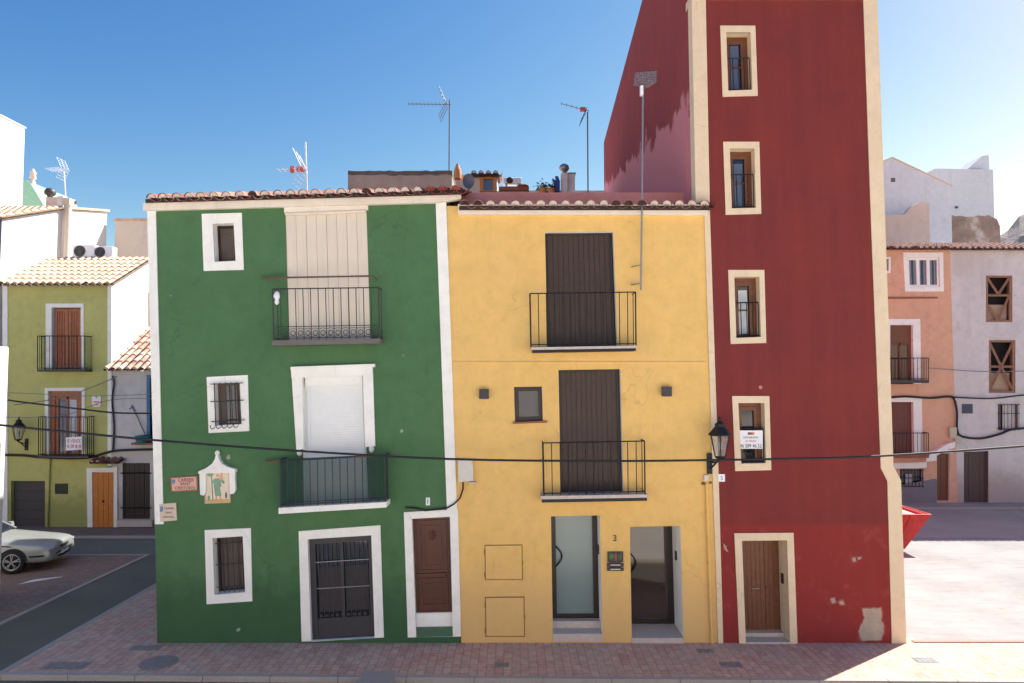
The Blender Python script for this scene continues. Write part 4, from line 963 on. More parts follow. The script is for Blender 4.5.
def plant(c, w, h, label, n=90, mat='leaf'):
    c = Vector(c); r_ = empty('potted_plant', c, label, 'plant')
    mb = MB(); mb.lathe(c, [(.1, 0), (.14, .2), (.15, .22)], 10); mb.build('pot', M['orangepot'], r_)
    mb = MB()
    for i in range(n):
        p = c+Vector((random.gauss(0, w/4.5), random.gauss(0, w/5), .2+abs(random.gauss(0, h/3.2)))); t_ = random.uniform(0, 6.3); l = random.uniform(.09, .16)
        u = Vector((math.cos(t_), math.sin(t_), random.uniform(-.5, .8))).normalized()*l; s_ = u.cross(Vector((0, 0, 1)))*.35
        mb.add([p, p+u*.5+s_, p+u, p+u*.5-s_], [(0, 1, 2, 3)])
    mb.build('foliage', M[mat], r_, recalc=False)
a = U(543, 192, 9.3); plant((a.x, 9.3, a.z-.1), .6, .35, 'small green plant on the terrace behind the yellow house')
a = U(551, 192, 9.2); plant((a.x, 9.2, a.z-.1), .3, .3, 'dark little plant beside the blue cover on the terrace', 50)
mb = MB(); a = U(552, 190, 9.3); P = [(553, 191), (560, 191), (560, 181), (558, 176), (555, 176), (557, 181), (552, 178), (554, 184)]
mb.prism([(U(x, y, 9.3).x, U(x, y, 9.3).z) for x, y in P], 9.3, 9.5); solo(mb, 'folded_tarpaulin', M['bluetarp'], 'blue folded cover beside the white chimney on the terrace', 'cover', bevel=.03)
a = U(566, 192, 9.4); b_ = U(576, 173, 9.6); ch = empty('terrace_chimney', a, 'white terrace chimney pair with round metal cowl near the tower', 'chimney')
mb = MB(); p = U(564.5, 173, 9.4); mb.box(p.x-.12, p.x+.1, 9.4, 9.7, a.z-.1, p.z); p2 = U(571, 174, 9.6); mb.box(p2.x-.14, p2.x+.14, 9.6, 9.9, a.z-.1, p2.z); mb.build('stack', M['whitew'], ch)
mb = MB(); mb.lathe((p.x, 9.55, p.z), [(.08, 0), (.08, .08), (.14, .12), (.18, .2), (.16, .3), (.08, .36), (.02, .37)], 12); mb.box(p2.x-.17, p2.x+.17, 9.57, 9.93, p2.z, p2.z+.05); mb.build('cowl', M['steel'], ch)

# ================================================================== LEFT BACKGROUND
YL = 10.5
oh = empty('olive_house', (U(60, 500, YL).x, YL, 0), 'olive green house with tiled roof and two wooden balcony doors across the side street', 'house')
oT_o = Q([(46, 303.5), (84, 303.5), (84, 369), (46, 369)], YL); oT_i = Q([(52, 307.5), (81, 307.5), (81, 369), (52, 369)], YL)
oM_o = Q([(45, 388), (85, 387.5), (85, 456), (45.5, 456)], YL); oM_i = Q([(48.5, 391), (82, 391), (82, 456), (49, 456)], YL)
oG = Q([(11, 481), (45, 481), (45, 531), (11, 531)], YL); oV = Q([(55, 483.5), (68, 483.5), (68, 494), (55, 494)], YL)
oD_o = Q([(87.5, 468), (118, 467), (118, 530), (88.5, 531)], YL); oD_i = Q([(93, 472), (114.5, 472), (114.5, 528), (93.5, 529)], YL)
oo = Q([(4, 284), (112, 283), (119.5, 283), (119.5, 532), (4, 532)], YL); oo = [oo[0], (U(112, 283, YL).x, oo[1][1]), (U(112, 532, YL).x, -.05), (oo[4][0], -.05)]
def clampq(q, xm): return [(min(x, xm), z) for x, z in q]
xm = oo[1][0]
wall(oh, oo, [oT_i, oM_i, oG, oV], YL, YL+2.45, M['olive'], ymat=M['whitew'])
ez0 = U(60, 284.5, YL-.25).z
for nm, X0, X1, e_z, rise, par, mm in (('roof', U(3, 285, YL).x, U(112, 283, YL).x+.12, ez0, 1.42, oh, [M['tilepale'], M['tilepale'], M['soil'], M['tilepale']]),):
    tiles(par, (X0, YL-.25, e_z), (X1, YL-.25, e_z), Vector((0, 2.75, rise)), s=.25, r=.08, mats=mm, rows=7)
# gable infill below the slope
mb = MB(); zt_ = oo[1][1]
mb.add([(oo[0][0], YL+.02, zt_-.05), (oo[0][0], YL+2.5, zt_-.05), (oo[0][0], YL+2.5, zt_+1.25), (xm-.002, YL+.02, zt_-.05), (xm-.002, YL+2.5, zt_-.05), (xm-.002, YL+2.5, zt_+1.25)], [(0, 1, 2), (3, 5, 4), (0, 2, 5, 3), (1, 4, 5, 2), (0, 3, 4, 1)])
mb.build('gable', M['whitew'], oh)
mb = MB(); mb.prism(Q([(3, 286), (8, 286), (8, 532), (3, 532)], YL), YL-.03, YL+.02); mb.build('corner_strip', M['white'], oh); mb = MB(); mb.prism(Q([(108, 285), (112, 285), (112, 466), (108, 466)], YL), YL-.03, YL+.02); mb.build('corner_strip', M['white'], oh)
w = frame(oh, oT_o, oT_i, YL, .18, M['white'], name='balcony_door'); q = oT_i
mb = MB(); mb.prism(q, YL+.16, YL+.2, 1)
for u0, u1 in ((.04, .49), (.51, .96)):
    mb.ring(sub(q, u0, u1, .02, .98), sub(q, u0+.08, u1-.08, .06, .94), YL+.1, YL+.16, 0)
    for i in range(5): mb.prism(sub(q, u0+.08+(u1-u0-.16)*i/5+.008, u0+.08+(u1-u0-.16)*(i+1)/5-.008, .06, .94), YL+.12, YL+.161, 0)
mb.build('shutter', [M['woodlight'], M['wood']], w)
w = frame(oh, oM_o, oM_i, YL, .18, M['white'], name='balcony_door'); q = oM_i
mb = MB(); mb.ring(q, sub(q, .14, .86, .08, 1), YL+.08, YL+.18, 0); z = sub(q, .14, .86, .08, 1); mb.ring(z, sub(z, .12, .88, .05, .95), YL+.12, YL+.18, 0); mb.prism(sub(z, .47, .54, 0, 1), YL+.12, YL+.18, 0)
mb.prism(z, YL+.165, YL+.19, 1); mb.prism(sub(z, .55, .86, .06, .9), YL+.158, YL+.166, 2); mb.build('leaf', [M['woodlight'], M['glassblue'], M['curtain']], w)
for (x0, x1, yt, yb) in ((37, 85.5, 336, 369.5), (38, 88, 417, 456)):
    s = MB(); s.prism(Q([(x0, yb), (x1, yb), (x1, yb+2.2), (x0, yb+2.2)], YL-.4), YL-.4, YL+.02); bal = s.build('balcony', M['irongrey'], oh)
    mb = MB(); railing(mb, (x0+.5, x0+.5), (x1-.5, x1-.5), (yt, yt), (yb, yb), YL-.38, YL, .14, .016, 3); mb.build('railing', M['iron'], bal)
mb = MB(); mb.prism(oG, YL+.15, YL+.19, 0)
for i in range(5): mb.prism(sub(oG, .02, .98, .02+.96*i/5+.006, .02+.96*(i+1)/5-.006), YL+.13, YL+.151, 0)
mb.lining(oG, YL, YL+.19, 1)
mb.build('garage_door', [M['irongrey'], M['olive']], oh)
mb = MB(); mb.prism(oV, YL+.05, YL+.08, 0); mb.lining(oV, YL, YL+.08, 0)
for i in range(4): mb.prism(sub(oV, .05, .95, (i+.15)/4, (i+.8)/4), YL-.01, YL+.05, 0)
mb.build('vent', flat('dark_green_louver', (48, 62, 40), .6), oh)
mb = MB(); p = U(49.5, 459, YL-.05); mb.tube([p, (p.x, YL-.05, .05)], .04, 6); mb.build('downpipe', M['olive'], oh)
# low white house with orange and dark doors
wh = empty('low_white_house', (U(133, 500, YL).x, YL, 0), 'low white house with orange door and blue shutter beside the olive house', 'house')
lD = Q([(122.5, 463), (150, 463), (150, 519), (122.5, 519)], YL); bS = Q([(147, 375), (160, 375), (160, 442), (147, 442)], YL)
xo = U(112.3, 300, YL).x; xe = U(230, 300, YL).x; ztop = U(120, 371, YL).z
wall(wh, [(xo, ztop), (xe, ztop), (xe, -.05), (xo, -.05)], [lD, bS], YL, YL+3.5, M['ruin'])
tiles(wh, (xo-.1, YL-.3, U(120, 370, YL-.3).z), (xe, YL-.3, U(120, 370, YL-.3).z), Vector((0, 3.0, 1.75)), s=.25, r=.082, rows=7, mats=[M['tilemid'], M['mortar'], M['soil'], M['tilered']])
# orange door sits at the seam, on a white surround standing proud of both fronts
mb = MB(); mb.ring(oD_o, oD_i, YL-.06, YL-.002, 0); mb.prism(oD_i, YL-.02, YL-.004, 1)
for i in range(4): mb.prism(sub(oD_i, .02+.96*i/4+.01, .02+.96*(i+1)/4-.01, .01, .99), YL-.035, YL-.018, 1)
mb.prism(sub(oD_o, 0, 1, .95, 1.0), YL-.2, YL-.06, 2)
dd = mb.build('door', [M['white'], M['door_orange'], M['stone']], wh); tag(dd, 'orange plank door in a white surround')
mb = MB(); c = bil(oD_i, .5, .52); mb.lathe((c[0], YL-.05, c[1]), [(.02, -.03), (.05, 0), (.02, .04)], 8); mb.build('handle', M['iron'], dd)
mb = MB(); a = U(88.5, 463, YL-.35); b_ = U(118, 463, YL-.35)
tiles(wh, a, b_, Vector((0, .36, .12)), s=.2, r=.07, rows=1, name='tile_canopy')
w = frame(wh, None, lD, YL, .1, M['ruin'], M['ruin'], name='dark_door', back=M['darkroom'])
planks(w, lD, YL+.07, 5, M['plankframe'], M['wood2'] if False else M['plankframe'], .06, name='leaf')
mb = MB()
for v in (.18, .8):
    a = bil(lD, -.06, v); b_ = bil(lD, 1.06, v); mb.bar((a[0], YL-.03, a[1]), (b_[0], YL-.03, b_[1]), .03)
mb.build('iron_bar', M['iron'], w)
mb = MB(); mb.prism(Q([(119, 519.5), (154, 519.5), (154, 526), (119, 526)], YL), YL-.15, YL-.001); mb.build('step', M['stone'], wh)
w = frame(wh, None, bS, YL, .1, M['blue'], M['blue'], back=M['glass']); mb = MB(); mb.ring(bS, sub(bS, .25, .9, .04, .97), YL-.03, YL+.06); mb.build('frame', M['blue'], w)
mb = MB(); mb.prism(Q([(131, 443), (175, 443), (175, 445), (131, 445)], YL-.35), YL-.35, YL+.01); mb.build('ledge', M['brickred'], wh)
c = U(143, 443, YL-.2); mb = MB(); mb.lathe((c.x, c.y, c.z), [(.2, 0), (.26, .16), (.27, .26), (.12, .28)], 12); solo(mb, 'plastic_tub', M['teal'], 'teal plastic tub on the ledge under the blue shutter', 'tub')
mb = MB(); mb.tube([U(146, 436, YL-.15), U(131.5, 405, YL-.02)], .02, 6); mb.tube([U(132, 407, YL-.03), U(129.5, 409, YL-.03)], .02, 6); solo(mb, 'broom', M['alu'], 'thin grey pole leaning out of the teal tub against the white wall', 'broom')
c = U(18.5, 431, YL-.45); lantern((c.x, c.y, c.z), (U(27, 443, YL).x, YL-.02, U(27, 443, YL).z), 'dark wall lantern on the olive house left of its lower balcony', 1.0)
# sale poster on lower balcony
q = Q([(66, 437.5), (82, 436.5), (82, 449.5), (66, 450.5)], YL-.42); c = bil(q, .5, 1); sb_ = empty('sale_poster', (c[0], YL-.42, c[1]), 'small white sale poster with red lettering on the olive house railing', 'poster')
mb = MB(); mb.prism(q, YL-.425, YL-.41); mb.build('panel', M['whiteplastic'], sb_); W = q[1][0]-q[0][0]
for tx, v in (('SE VENDE', .3), ('96 589 08 08', .72)):
    p = bil(q, .5, v); text(tx, p[0], p[1], YL-.427, .13, M['inkred'], sb_, W*.88)
# small round-cornered badge
q = Q([(92.5, 396), (101.5, 396), (101.5, 406.5), (92.5, 406.5)], YL); c = bil(q, .5, 1); bd_ = empty('wall_badge', (c[0], YL, c[1]), 'little white and red badge on the olive wall right of the middle balcony', 'sign')
mb = MB(); mb.prism([bil(q, u, v) for u, v in ((0, 0), (.3, 0), (.5, .25), (.7, 0), (1, 0), (1, .45), (.9, .6), (1, .7), (.85, 1), (.15, 1), (0, .7), (.1, .6), (0, .45))], YL-.04, YL-.001); mb.build('plate', M['whiteplastic'], bd_)
mb = MB(); mb.prism(sub(q, .18, .82, .5, .62), YL-.045, YL-.04); mb.prism(sub(q, .25, .75, .78, .88), YL-.045, YL-.04); mb.build('marking', M['inkred'], bd_)
# cables at the left
cable([(8, 400), (30, 403), (85, 409.5), (120, 413), (180, 413)], YL-2.0, .032, 'black cable crossing in front of the olive house above its lower balcony')
cable([(4, 455), (25, 455.5), (45, 457.5), (85, 458), (105, 453), (118, 450.5), (150, 449.5), (200, 449)], YL-.09, .045, 'thick black cable clipped along the olive house below its lower balcony')
cable([(112.5, 376), (114, 384), (112, 400), (114, 425), (113, 451)], YL-.05, .03, 'dark cable running down the joint between olive and white houses')
cable([(-10, 392), (40, 394), (90, 396), (160, 394), (200, 393)], YL-.8, .012, 'upper thin grey wire in front of the olive house', 'cablegrey')
cable([(-10, 417), (60, 416), (110, 400), (160, 399)], YL-.9, .012, 'lower thin grey wire in front of the olive house', 'cablegrey')
cable([(14, 405), (60, 398), (95, 386), (118, 376)], YL-.6, .018, 'slanting grey wire rising to the tiled eave of the low white house', 'cablegrey')
# tall neighbour at far left with sunlit right-hand wall
XN = -18.42
nh = empty('slate_blue_house', (-22, 10.4, 0), 'tall house with slate blue front and white side wall at the left picture edge', 'house')
mb = MB(); pr = [(10.42, 0), (10.42, 11.15), (13.7, 12.3), (13.7, 0)]; n = 4; v = [(-27, y, z) for y, z in pr]+[(XN-.15, y, z) for y, z in pr]
mb.add(v, [(0, 1, 2, 3), (7, 6, 5, 4), (1, 5, 6, 2), (2, 6, 7, 3)], 0); mb.add(v, [(0, 4, 5, 1)], 1); mb.build('wall', [M['whitew'], M['greyblue']], nh)
tiles(nh, (-27, 10.15, 11.12), (XN-.05, 10.15, 11.12), Vector((0, 3.5, 1.22)), s=.25, r=.08, rows=8, mats=[M['tilepale'], M['tilepale'], M['soil'], M['tilepale']])
mb = MB(); a = U(71, 205, 13.6); mb.tube([(XN+.05, 13.75, 9.8), (XN+.05, 13.75, a.z)], .14, 8); mb.box(XN-.1, XN+.2, 13.6, 13.9, a.z, a.z+.3, 0)
mb.build('flue', M['beige'], nh)
b2 = empty('white_rear_house', (-22, 14, 0), 'white house with long plain sunlit wall behind the olive house roof', 'house')
mb = MB(); pr = [(13.95, 0), (13.95, 12.35), (16.7, 12.9), (16.7, 0)]; v = [(-26, y, z) for y, z in pr]+[(XN-.1, y, z) for y, z in pr]
mb.add(v, [(0, 1, 2, 3), (7, 6, 5, 4), (0, 4, 5, 1), (1, 5, 6, 2), (2, 6, 7, 3)], 0); mb.build('wall', M['whitew'], b2)
mb = MB(); mb.add([(-26, 13.9, 12.36), (XN, 13.9, 12.36), (XN, 16.75, 12.93), (-26, 16.75, 12.93), (-26, 13.9, 12.46), (XN, 13.9, 12.46), (XN, 16.75, 13.03), (-26, 16.75, 13.03)], [(3, 2, 1, 0), (4, 5, 6, 7), (0, 1, 5, 4), (1, 2, 6, 5), (2, 3, 7, 6), (3, 0, 4, 7)]); mb.build('roof', M['tilepale'], b2)
b3 = block('beige_rear_house', 'beige wall with tiled top between the white house and the green house', 115.5, 260, 221, 16.8, 5, M['beige'], cap=M['tilepale'], caph=.12)
# chimneys left
mb = MB(); a = U(46, 197, 16.0); b_ = U(57, 210, 16.0); mb.box(a.x, b_.x, 16.0, 16.4, b_.z-.8, a.z); c = U(50, 197, 16.2); mb.lathe((c.x, 16.2, a.z), [(.1, 0), (.12, .1), (.22, .16), (.24, .3), (.16, .42), (.05, .46)], 12, 1)
solo(mb, 'chimney_stack', [M['beige'], M['dkplastic']], 'square beige chimney with dark round cowl at the upper left', 'chimney')
mb = MB(); a = U(57, 196, 15.6); b_ = U(63, 210, 15.6); mb.box(a.x, b_.x, 15.6, 15.9, b_.z-.8, a.z); solo(mb, 'chimney_stack', M['whitew'], 'slim white chimney beside the beige chimney at the upper left', 'chimney')
mb = MB(); a = U(72, 202, 15.5); mb.lathe((a.x, 15.5, a.z-.6), [(.1, 0), (.1, .5), (.18, .55), (.18, .68), (.06, .75)], 10, 0); solo(mb, 'flue_cowl', M['dkplastic'], 'small dark flue cowl right of the far left antenna', 'cowl')
b4 = empty('tall_white_building', (-30, 20.5, 0), 'tallest white building at the upper left edge', 'building')
mb = MB(); mb.box(-40, -26.55, 20.4, 22.4, -.05, 18.9); mb.build('wall', M['whitew'], b4)
mb = MB(); mb.box(-40, -26.5, 20.36, 22.44, 18.9, 18.96); mb.build('coping', M['white'], b4)
gt = empty('green_tiled_roof_house', (-28, 27, 0), 'pale mint green sloped roof with small finial beside the tall white building', 'house')
a = U(22, 182, 26); b_ = U(48, 212, 26); mb = MB(); mb.prism([(a.x-3, a.z), (a.x, a.z+.2), (U(31, 184, 26).x, U(31, 184, 26).z), (b_.x, b_.z), (b_.x, 0), (a.x-3, 0)], 26, 30); mb.build('roof', M['mintroof'], gt)
p = U(29, 184, 26); mb = MB(); mb.lathe((p.x, 26.3, p.z-.3), [(.18, 0), (.16, .5), (.08, .62), (.2, .74), (.14, .95), (.18, 1.05), (.05, 1.3)], 10); mb.build('finial', M['beige'], gt)
a = U(85, 257, 13.2); ac((a.x, 13.25, 10.12), .9, .58, .35, 'larger white air conditioner standing on the olive house roof')
a = U(104, 257, 13.2); ac((a.x, 13.3, 10.12), .75, .52, .35, 'second white air conditioner nearer the beige wall')
# near left building edge
nb = empty('near_white_building', (-15, 1, 0), 'white building whose sunlit edge fills the left picture border beside the car', 'building')
mb = MB(); mb.box(-19, -12.5, -.9, 2.75, -.05, 6.12); mb.build('wall', M['whitew'], nb)
mb = MB(); mb.box(-19, -12.503, -.89, 2.74, 6.122, 6.15); mb.build('coping', M['whitew'], nb)

# ================================================================== RIGHT BACKGROUND
YR = 15.2
pe = empty('peach_house', (U(915, 500, YR).x, YR, 0), 'peach coloured house with white framed balcony doors right of the red tower', 'house')
pW = Q([(908, 257.5), (939, 257.5), (939.5, 287), (909, 287)], YR); pWo = Q([(903, 252.5), (943, 252.5), (943.5, 291.5), (905, 291.5)], YR)
pD1 = Q([(890, 325), (912.5, 325), (913.5, 384), (890, 384)], YR); pD1o = Q([(886, 319), (920, 319), (921, 384), (886, 384)], YR)
pD2 = Q([(888, 402), (913, 402), (914, 456), (888, 456)], YR); pD2o = Q([(884, 397), (921.5, 396.5), (922.5, 456), (884, 456)], YR)
pB = Q([(900, 469), (923.5, 469), (923.5, 487), (900, 487)], YR); pS = Q([(884, 259), (888.5, 259), (888.5, 271), (884, 271)], YR)
pDr = Q([(937, 453), (950, 453), (950, 501), (937, 501)], YR)
xa = U(850, 300, YR).x; xb = U(951.5, 300, YR).x; zt2 = U(900, 249.5, YR).z
wall(pe, [(xa, zt2), (xb, zt2), (xb, -.05), (xa, -.05)], [pW, pD1, pD2, pB, pS, pDr], YR, YR+7, M['peach'])
tiles(pe, (xa, YR-.3, U(900, 248.5, YR-.3).z), (xb, YR-.3, U(900, 248.5, YR-.3).z), Vector((0, 5, 1.15)), s=.26, r=.085, rows=8)
w = frame(pe, pWo, pW, YR, .12, M['white']); mb = MB(); mb.prism(pW, YR+.1, YR+.13, 1)
for i in range(3): mb.ring(sub(pW, i/3, (i+1)/3, 0, 1), sub(pW, i/3+.05, (i+1)/3-.05, .08, .92), YR+.05, YR+.1, 0)
for u0, u1 in ((.05, .13), (.2, .28), (.39, .44), (.52, .6), (.72, .8), (.86, .93)): mb.prism(sub(pW, u0, u1, .08, .92), YR+.09, YR+.101, 2)
mb.build('sash', [M['white'], M['glass'], flat('dim_net_curtain', (128, 134, 146), .8)], w)
frame(pe, Q([(882, 257), (890.5, 257), (890.5, 273), (882, 273)], YR), pS, YR, .1, M['white'], back=M['glass'])
mb = MB(); mb.prism(Q([(880, 297), (937, 297), (937, 298.5), (880, 299)], YR), YR-.05, YR+.01); mb.build('ledge', M['brickred'], pe)
w = frame(pe, pD1o, pD1, YR, .2, M['white'], name='balcony_door', back=M['darkroom']); mb = MB(); mb.prism(sub(pD1, 0, 1, 0, .3), YR+.12, YR+.2, 0); mb.ring(sub(pD1, 0, 1, .3, 1), sub(pD1, .12, .88, .34, .96), YR+.14, YR+.2, 0); mb.prism(sub(pD1, .46, .54, .3, 1), YR+.14, YR+.2, 0); mb.prism(sub(pD1, .1, .9, .32, .97), YR+.18, YR+.2, 1)
mb.build('leaf', [M['wood'], M['glass']], w)
w = frame(pe, pD2o, pD2, YR, .2, M['white'], name='balcony_door', back=M['darkroom']); mb = MB(); mb.prism(pD2, YR+.15, YR+.2, 0)
for i in range(22): mb.prism(sub(pD2, .02, .98, i/22+.004, (i+.85)/22), YR+.13, YR+.151, 0)
mb.build('roller_shutter', flat('red_brown_roller', (112, 66, 56), .6), w)
for (x0, x1, yt, yb, sl) in ((884, 929, 358, 380, 'dk'), (884, 929, 433, 455, 'lt')):
    s = MB(); s.prism(Q([(x0, yb), (x1, yb), (x1, yb+3), (x0, yb+3)], YR-.45), YR-.45, YR+.02); bal = s.build('balcony', M['irongrey'] if sl == 'dk' else M['brickred'], pe)
    mb = MB(); railing(mb, (x0+.5, x0+.5), (x1-.5, x1-.5), (yt, yt), (yb, yb), YR-.42, YR, .15, .017, 3); mb.build('railing', M['iron'], bal)
w = frame(pe, None, pB, YR, .15, M['white'], M['white'], back=M['glass']); mb = MB()
for i in range(7): a = bil(pB, .05+.9*i/6, 0); b_ = bil(pB, .05+.9*i/6, 1); mb.bar((a[0], YR-.03, a[1]), (b_[0], YR-.03, b_[1]), .022)
for v in (.05, .5, .95): a = bil(pB, 0, v); b_ = bil(pB, 1, v); mb.bar((a[0], YR-.03, a[1]), (b_[0], YR-.03, b_[1]), .022)
mb.build('grille', M['iron'], w)
mb = MB(); mb.prism(sub(pB, .3, .6, .3, .95), YR+.1, YR+.14); mb.build('curtain', M['curtain'], w)
mb = MB(); mb.prism(Q([(893, 463), (926, 462), (926, 467.5), (893, 468.5)], YR), YR-.06, YR+.01); mb.build('lintel', M['white'], pe)
dz = Q([(880, 489), (933, 479), (936.5, 479), (936.5, 506), (880, 506)], YR); dz[3] = (dz[3][0], 0.02); dz[4] = (dz[4][0], 0.02)
mb = MB(); mb.prism(dz, YR-.02, YR+.01); z2 = Q([(951, 478), (960, 478), (960, 506), (951, 506)], YR); z2[2] = (z2[2][0], .02); z2[3] = (z2[3][0], .02); mb.build('dado', M['dado'], pe)
w = frame(pe, None, pDr, YR, .15, M['white'], M['white'], name='door', back=M['wood']); planks(w, sub(pDr, .02, .98, .01, 1), YR+.13, 3, M['wood'], M['wood'], .06, name='leaf')
mb = MB(); mb.prism(Q([(923, 456.5), (942, 444.5), (951.5, 441), (951.5, 447), (944, 449), (933, 455), (933, 460), (923, 461)], YR), YR-.25, YR+.01); mb.prism(Q([(932, 450), (951.5, 450), (951.5, 453), (932, 453)], YR), YR-.1, YR+.01)
mb.build('door_canopy', M['white'], pe)
ru = empty('old_white_house', (U(1000, 500, YR).x, YR, 0), 'old whitewashed house with empty windows braced by timber crosses at the right edge', 'house')
r1 = Q([(986, 275.5), (1012.5, 275.5), (1012.5, 322), (986, 322)], YR); r2 = Q([(989, 340), (1015.5, 340), (1015.5, 393), (989, 393)], YR)
r3 = Q([(998, 404.5), (1018, 404.5), (1018, 430), (998, 430)], YR); r4 = Q([(964, 452), (988.5, 451), (988.5, 504.5), (964, 504.5)], YR)
xc_ = U(1120, 300, YR).x
wall(ru, [(xb+.004, zt2-.02), (xc_, zt2-.02), (xc_, -.05), (xb+.004, -.05)], [r1, r2, r3, r4], YR+.01, YR+7, M['ruin'])
tiles(ru, (xb+.02, YR-.3, U(900, 248.5, YR-.3).z-.02), (xc_, YR-.3, U(900, 248.5, YR-.3).z-.02), Vector((0, 5, 1.15)), s=.26, r=.085, rows=8)
for r_ in (r1, r2):
    w = frame(ru, None, r_, YR+.01, .35, M['oldwood'], M['oldwood'], name='window', back=M['darkroom'])
    mb = MB(); q = r_; mb.ring(q, sub(q, .09, .91, .04, .96), YR+.03, YR+.12)
    for (u0, v0, u1, v1) in (((.06, .05, .94, .95), (.94, .05, .06, .95), (.05, .5, .95, .5)) if r_ is r2 else ((.06, .02, .5, .4), (.94, .02, .5, .4), (.05, .42, .95, .42), (.5, .95, .94, .4), (.06, .6, .5, .97))):
        a = bil(q, u0, v0); b_ = bil(q, u1, v1); mb.tube([(a[0], YR+.06, a[1]), (b_[0], YR+.06, b_[1])], .055, 4, sm=False)
    mb.build('timber_brace', M['oldwood'], w)
    mb = MB(); mb.prism(sub(q, .1, .9, .62, .96), YR+.2, YR+.25); mb.build('board', flat('weathered_board' , (176, 150, 126), .9), w)
w = frame(ru, None, r3, YR+.01, .2, M['greyslab'], M['greyslab'], back=M['glass']); mb = MB(); mb.prism(sub(r3, .35, 1, 0, 1), YR+.14, YR+.18); mb.build('shutter', M['ruin'], w)
mb = MB()
for i in range(6): a = bil(r3, .04+.92*i/5, -.04); b_ = bil(r3, .04+.92*i/5, 1.02); mb.bar((a[0], YR-.1, a[1]), (b_[0], YR-.1, b_[1]), .02)
for v in (0, .35, .95): a = bil(r3, 0, v); b_ = bil(r3, 1, v); mb.bar((a[0], YR-.1, a[1]), (b_[0], YR-.1, b_[1]), .02); mb.bar((a[0], YR-.1, a[1]), (a[0], YR+.02, a[1]), .02); mb.bar((b_[0], YR-.1, b_[1]), (b_[0], YR+.02, b_[1]), .02)
mb.build('grille', M['irongrey'], w)
w = frame(ru, None, r4, YR+.01, .2, M['greyslab'], M['greyslab'], name='door', back=M['cardoor']); planks(w, r4, YR+.16, 4, M['cardoor'], M['cardoor'], .06, name='leaf')
mb = MB(); mb.prism(Q([(962, 404), (972.5, 404), (972.5, 413.5), (962, 413.5)], YR), YR-.02, YR+.009); mb.prism(Q([(963, 405), (971.5, 405), (971.5, 412.5), (963, 412.5)], YR), YR-.024, YR-.02, 1)
solo(mb, 'wall_plaque', [flat('slate_plaque', (74, 82, 100), .5), flat('slate_plaque_face', (58, 68, 88), .5)], 'square slate blue plaque on the old white house wall', 'plaque')
cable([(886, 398), (905, 396.5), (930, 398), (948, 396.5), (954, 399), (957, 412), (957, 428), (961, 436), (980, 438.5), (1000, 434), (1015, 429), (1060, 427)], YR-.1, .05, 'thick black cable looping from the peach house down across the old white house')
cable([(952, 397), (990, 398.5), (1024, 395), (1070, 391)], YR-.15, .035, 'black cable running right from the joint under the timber crossed window')
cable([(929, 368), (980, 371.5), (1024, 371), (1080, 368)], YR-.3, .018, 'thin grey wire at the middle balcony height of the peach house', 'cablegrey')
c = U(952, 433, YR); mb = MB(); mb.box(c.x-.17, c.x+.12, YR-.14, YR-.02, c.z-.22, c.z+.25); mb.box(c.x+.06, c.x+.3, YR-.12, YR-.001, c.z-.45, c.z-.12); solo(mb, 'junction_box', M['boxgrey'], 'pale cable junction boxes at the joint of peach and old white houses', 'utility box')
# upper right houses
gw = empty('white_gable_house', (U(915, 240, 23).x, 23, 0), 'white gabled house wall rising above the peach house roof', 'house')
mb = MB(); o_ = Q([(860, 176), (881, 163), (892, 158.5), (951, 186), (950, 262), (860, 262)], 23); o_[4] = (o_[4][0], 0); o_[5] = (o_[5][0], 0); mb.prism(o_, 23, 29); mb.build('wall', M['bluewhite'], gw)
mb = MB(); P = Q([(858, 177), (881, 163), (892, 158.5), (952, 186.5), (952, 185.3), (892, 157), (880.5, 161.7), (858, 175)], 23); mb.prism(P, 22.95, 29.05); mb.build('verge', M['beige'], gw)
mb = MB(); mb.prism(rect(891, 178, 895, 182, 23), 22.98, 23.02); mb.build('vent', M['greyslab'], gw)
ls = empty('stepped_garden_wall', (U(905, 240, 21.5).x, 21.5, 0), 'low cream wall with curved step in front of the white gable', 'wall')
mb = MB(); o_ = Q([(860, 216), (905, 214.5), (912, 206), (920, 202), (929, 203), (929.5, 262), (860, 262)], 21.5); o_[5] = (o_[5][0], 0); o_[6] = (o_[6][0], 0); mb.prism(o_, 21.5, 21.9); mb.build('wall', M['beige'], ls)
cu_ = empty('blue_white_cube_house', (U(960, 240, 30).x, 30, 0), 'flat roofed blue white cube house with angled chimney at the upper right', 'house')
mb = MB(); o_ = Q([(930, 171), (935, 168.5), (993, 169.5), (994, 250), (930, 250)], 30); o_[3] = (o_[3][0], 0); o_[4] = (o_[4][0], 0); mb.prism(o_, 30, 36); mb.build('wall', M['bluewhite'], cu_)
mb = MB(); mb.prism(Q([(968, 168.5), (982, 156), (988.5, 155), (989.5, 169)], 30.5), 30.5, 32); mb.build('chimney', M['bluewhite'], cu_)
mb = MB(); mb.prism(rect(955, 206.5, 957, 208.5, 30), 29.9, 30); mb.build('spout', M['dkplastic'], cu_)
sw = empty('stone_wall', (U(975, 240, 26).x, 26, 0), 'broken rubble stone wall with white patches above the old white house roof', 'wall')
mb = MB(); P = [(945, 217)]+[(945+k*3.6, 216+random.uniform(-1, 1)) for k in range(1, 14)]+[(997, 219), (1000, 226), (1001, 262), (945, 262)]; o_ = Q(P, 26); o_[-1] = (o_[-1][0], 0); o_[-2] = (o_[-2][0], 0); mb.prism(o_, 26, 27)
mb.build('wall', M['rubble'], sw)
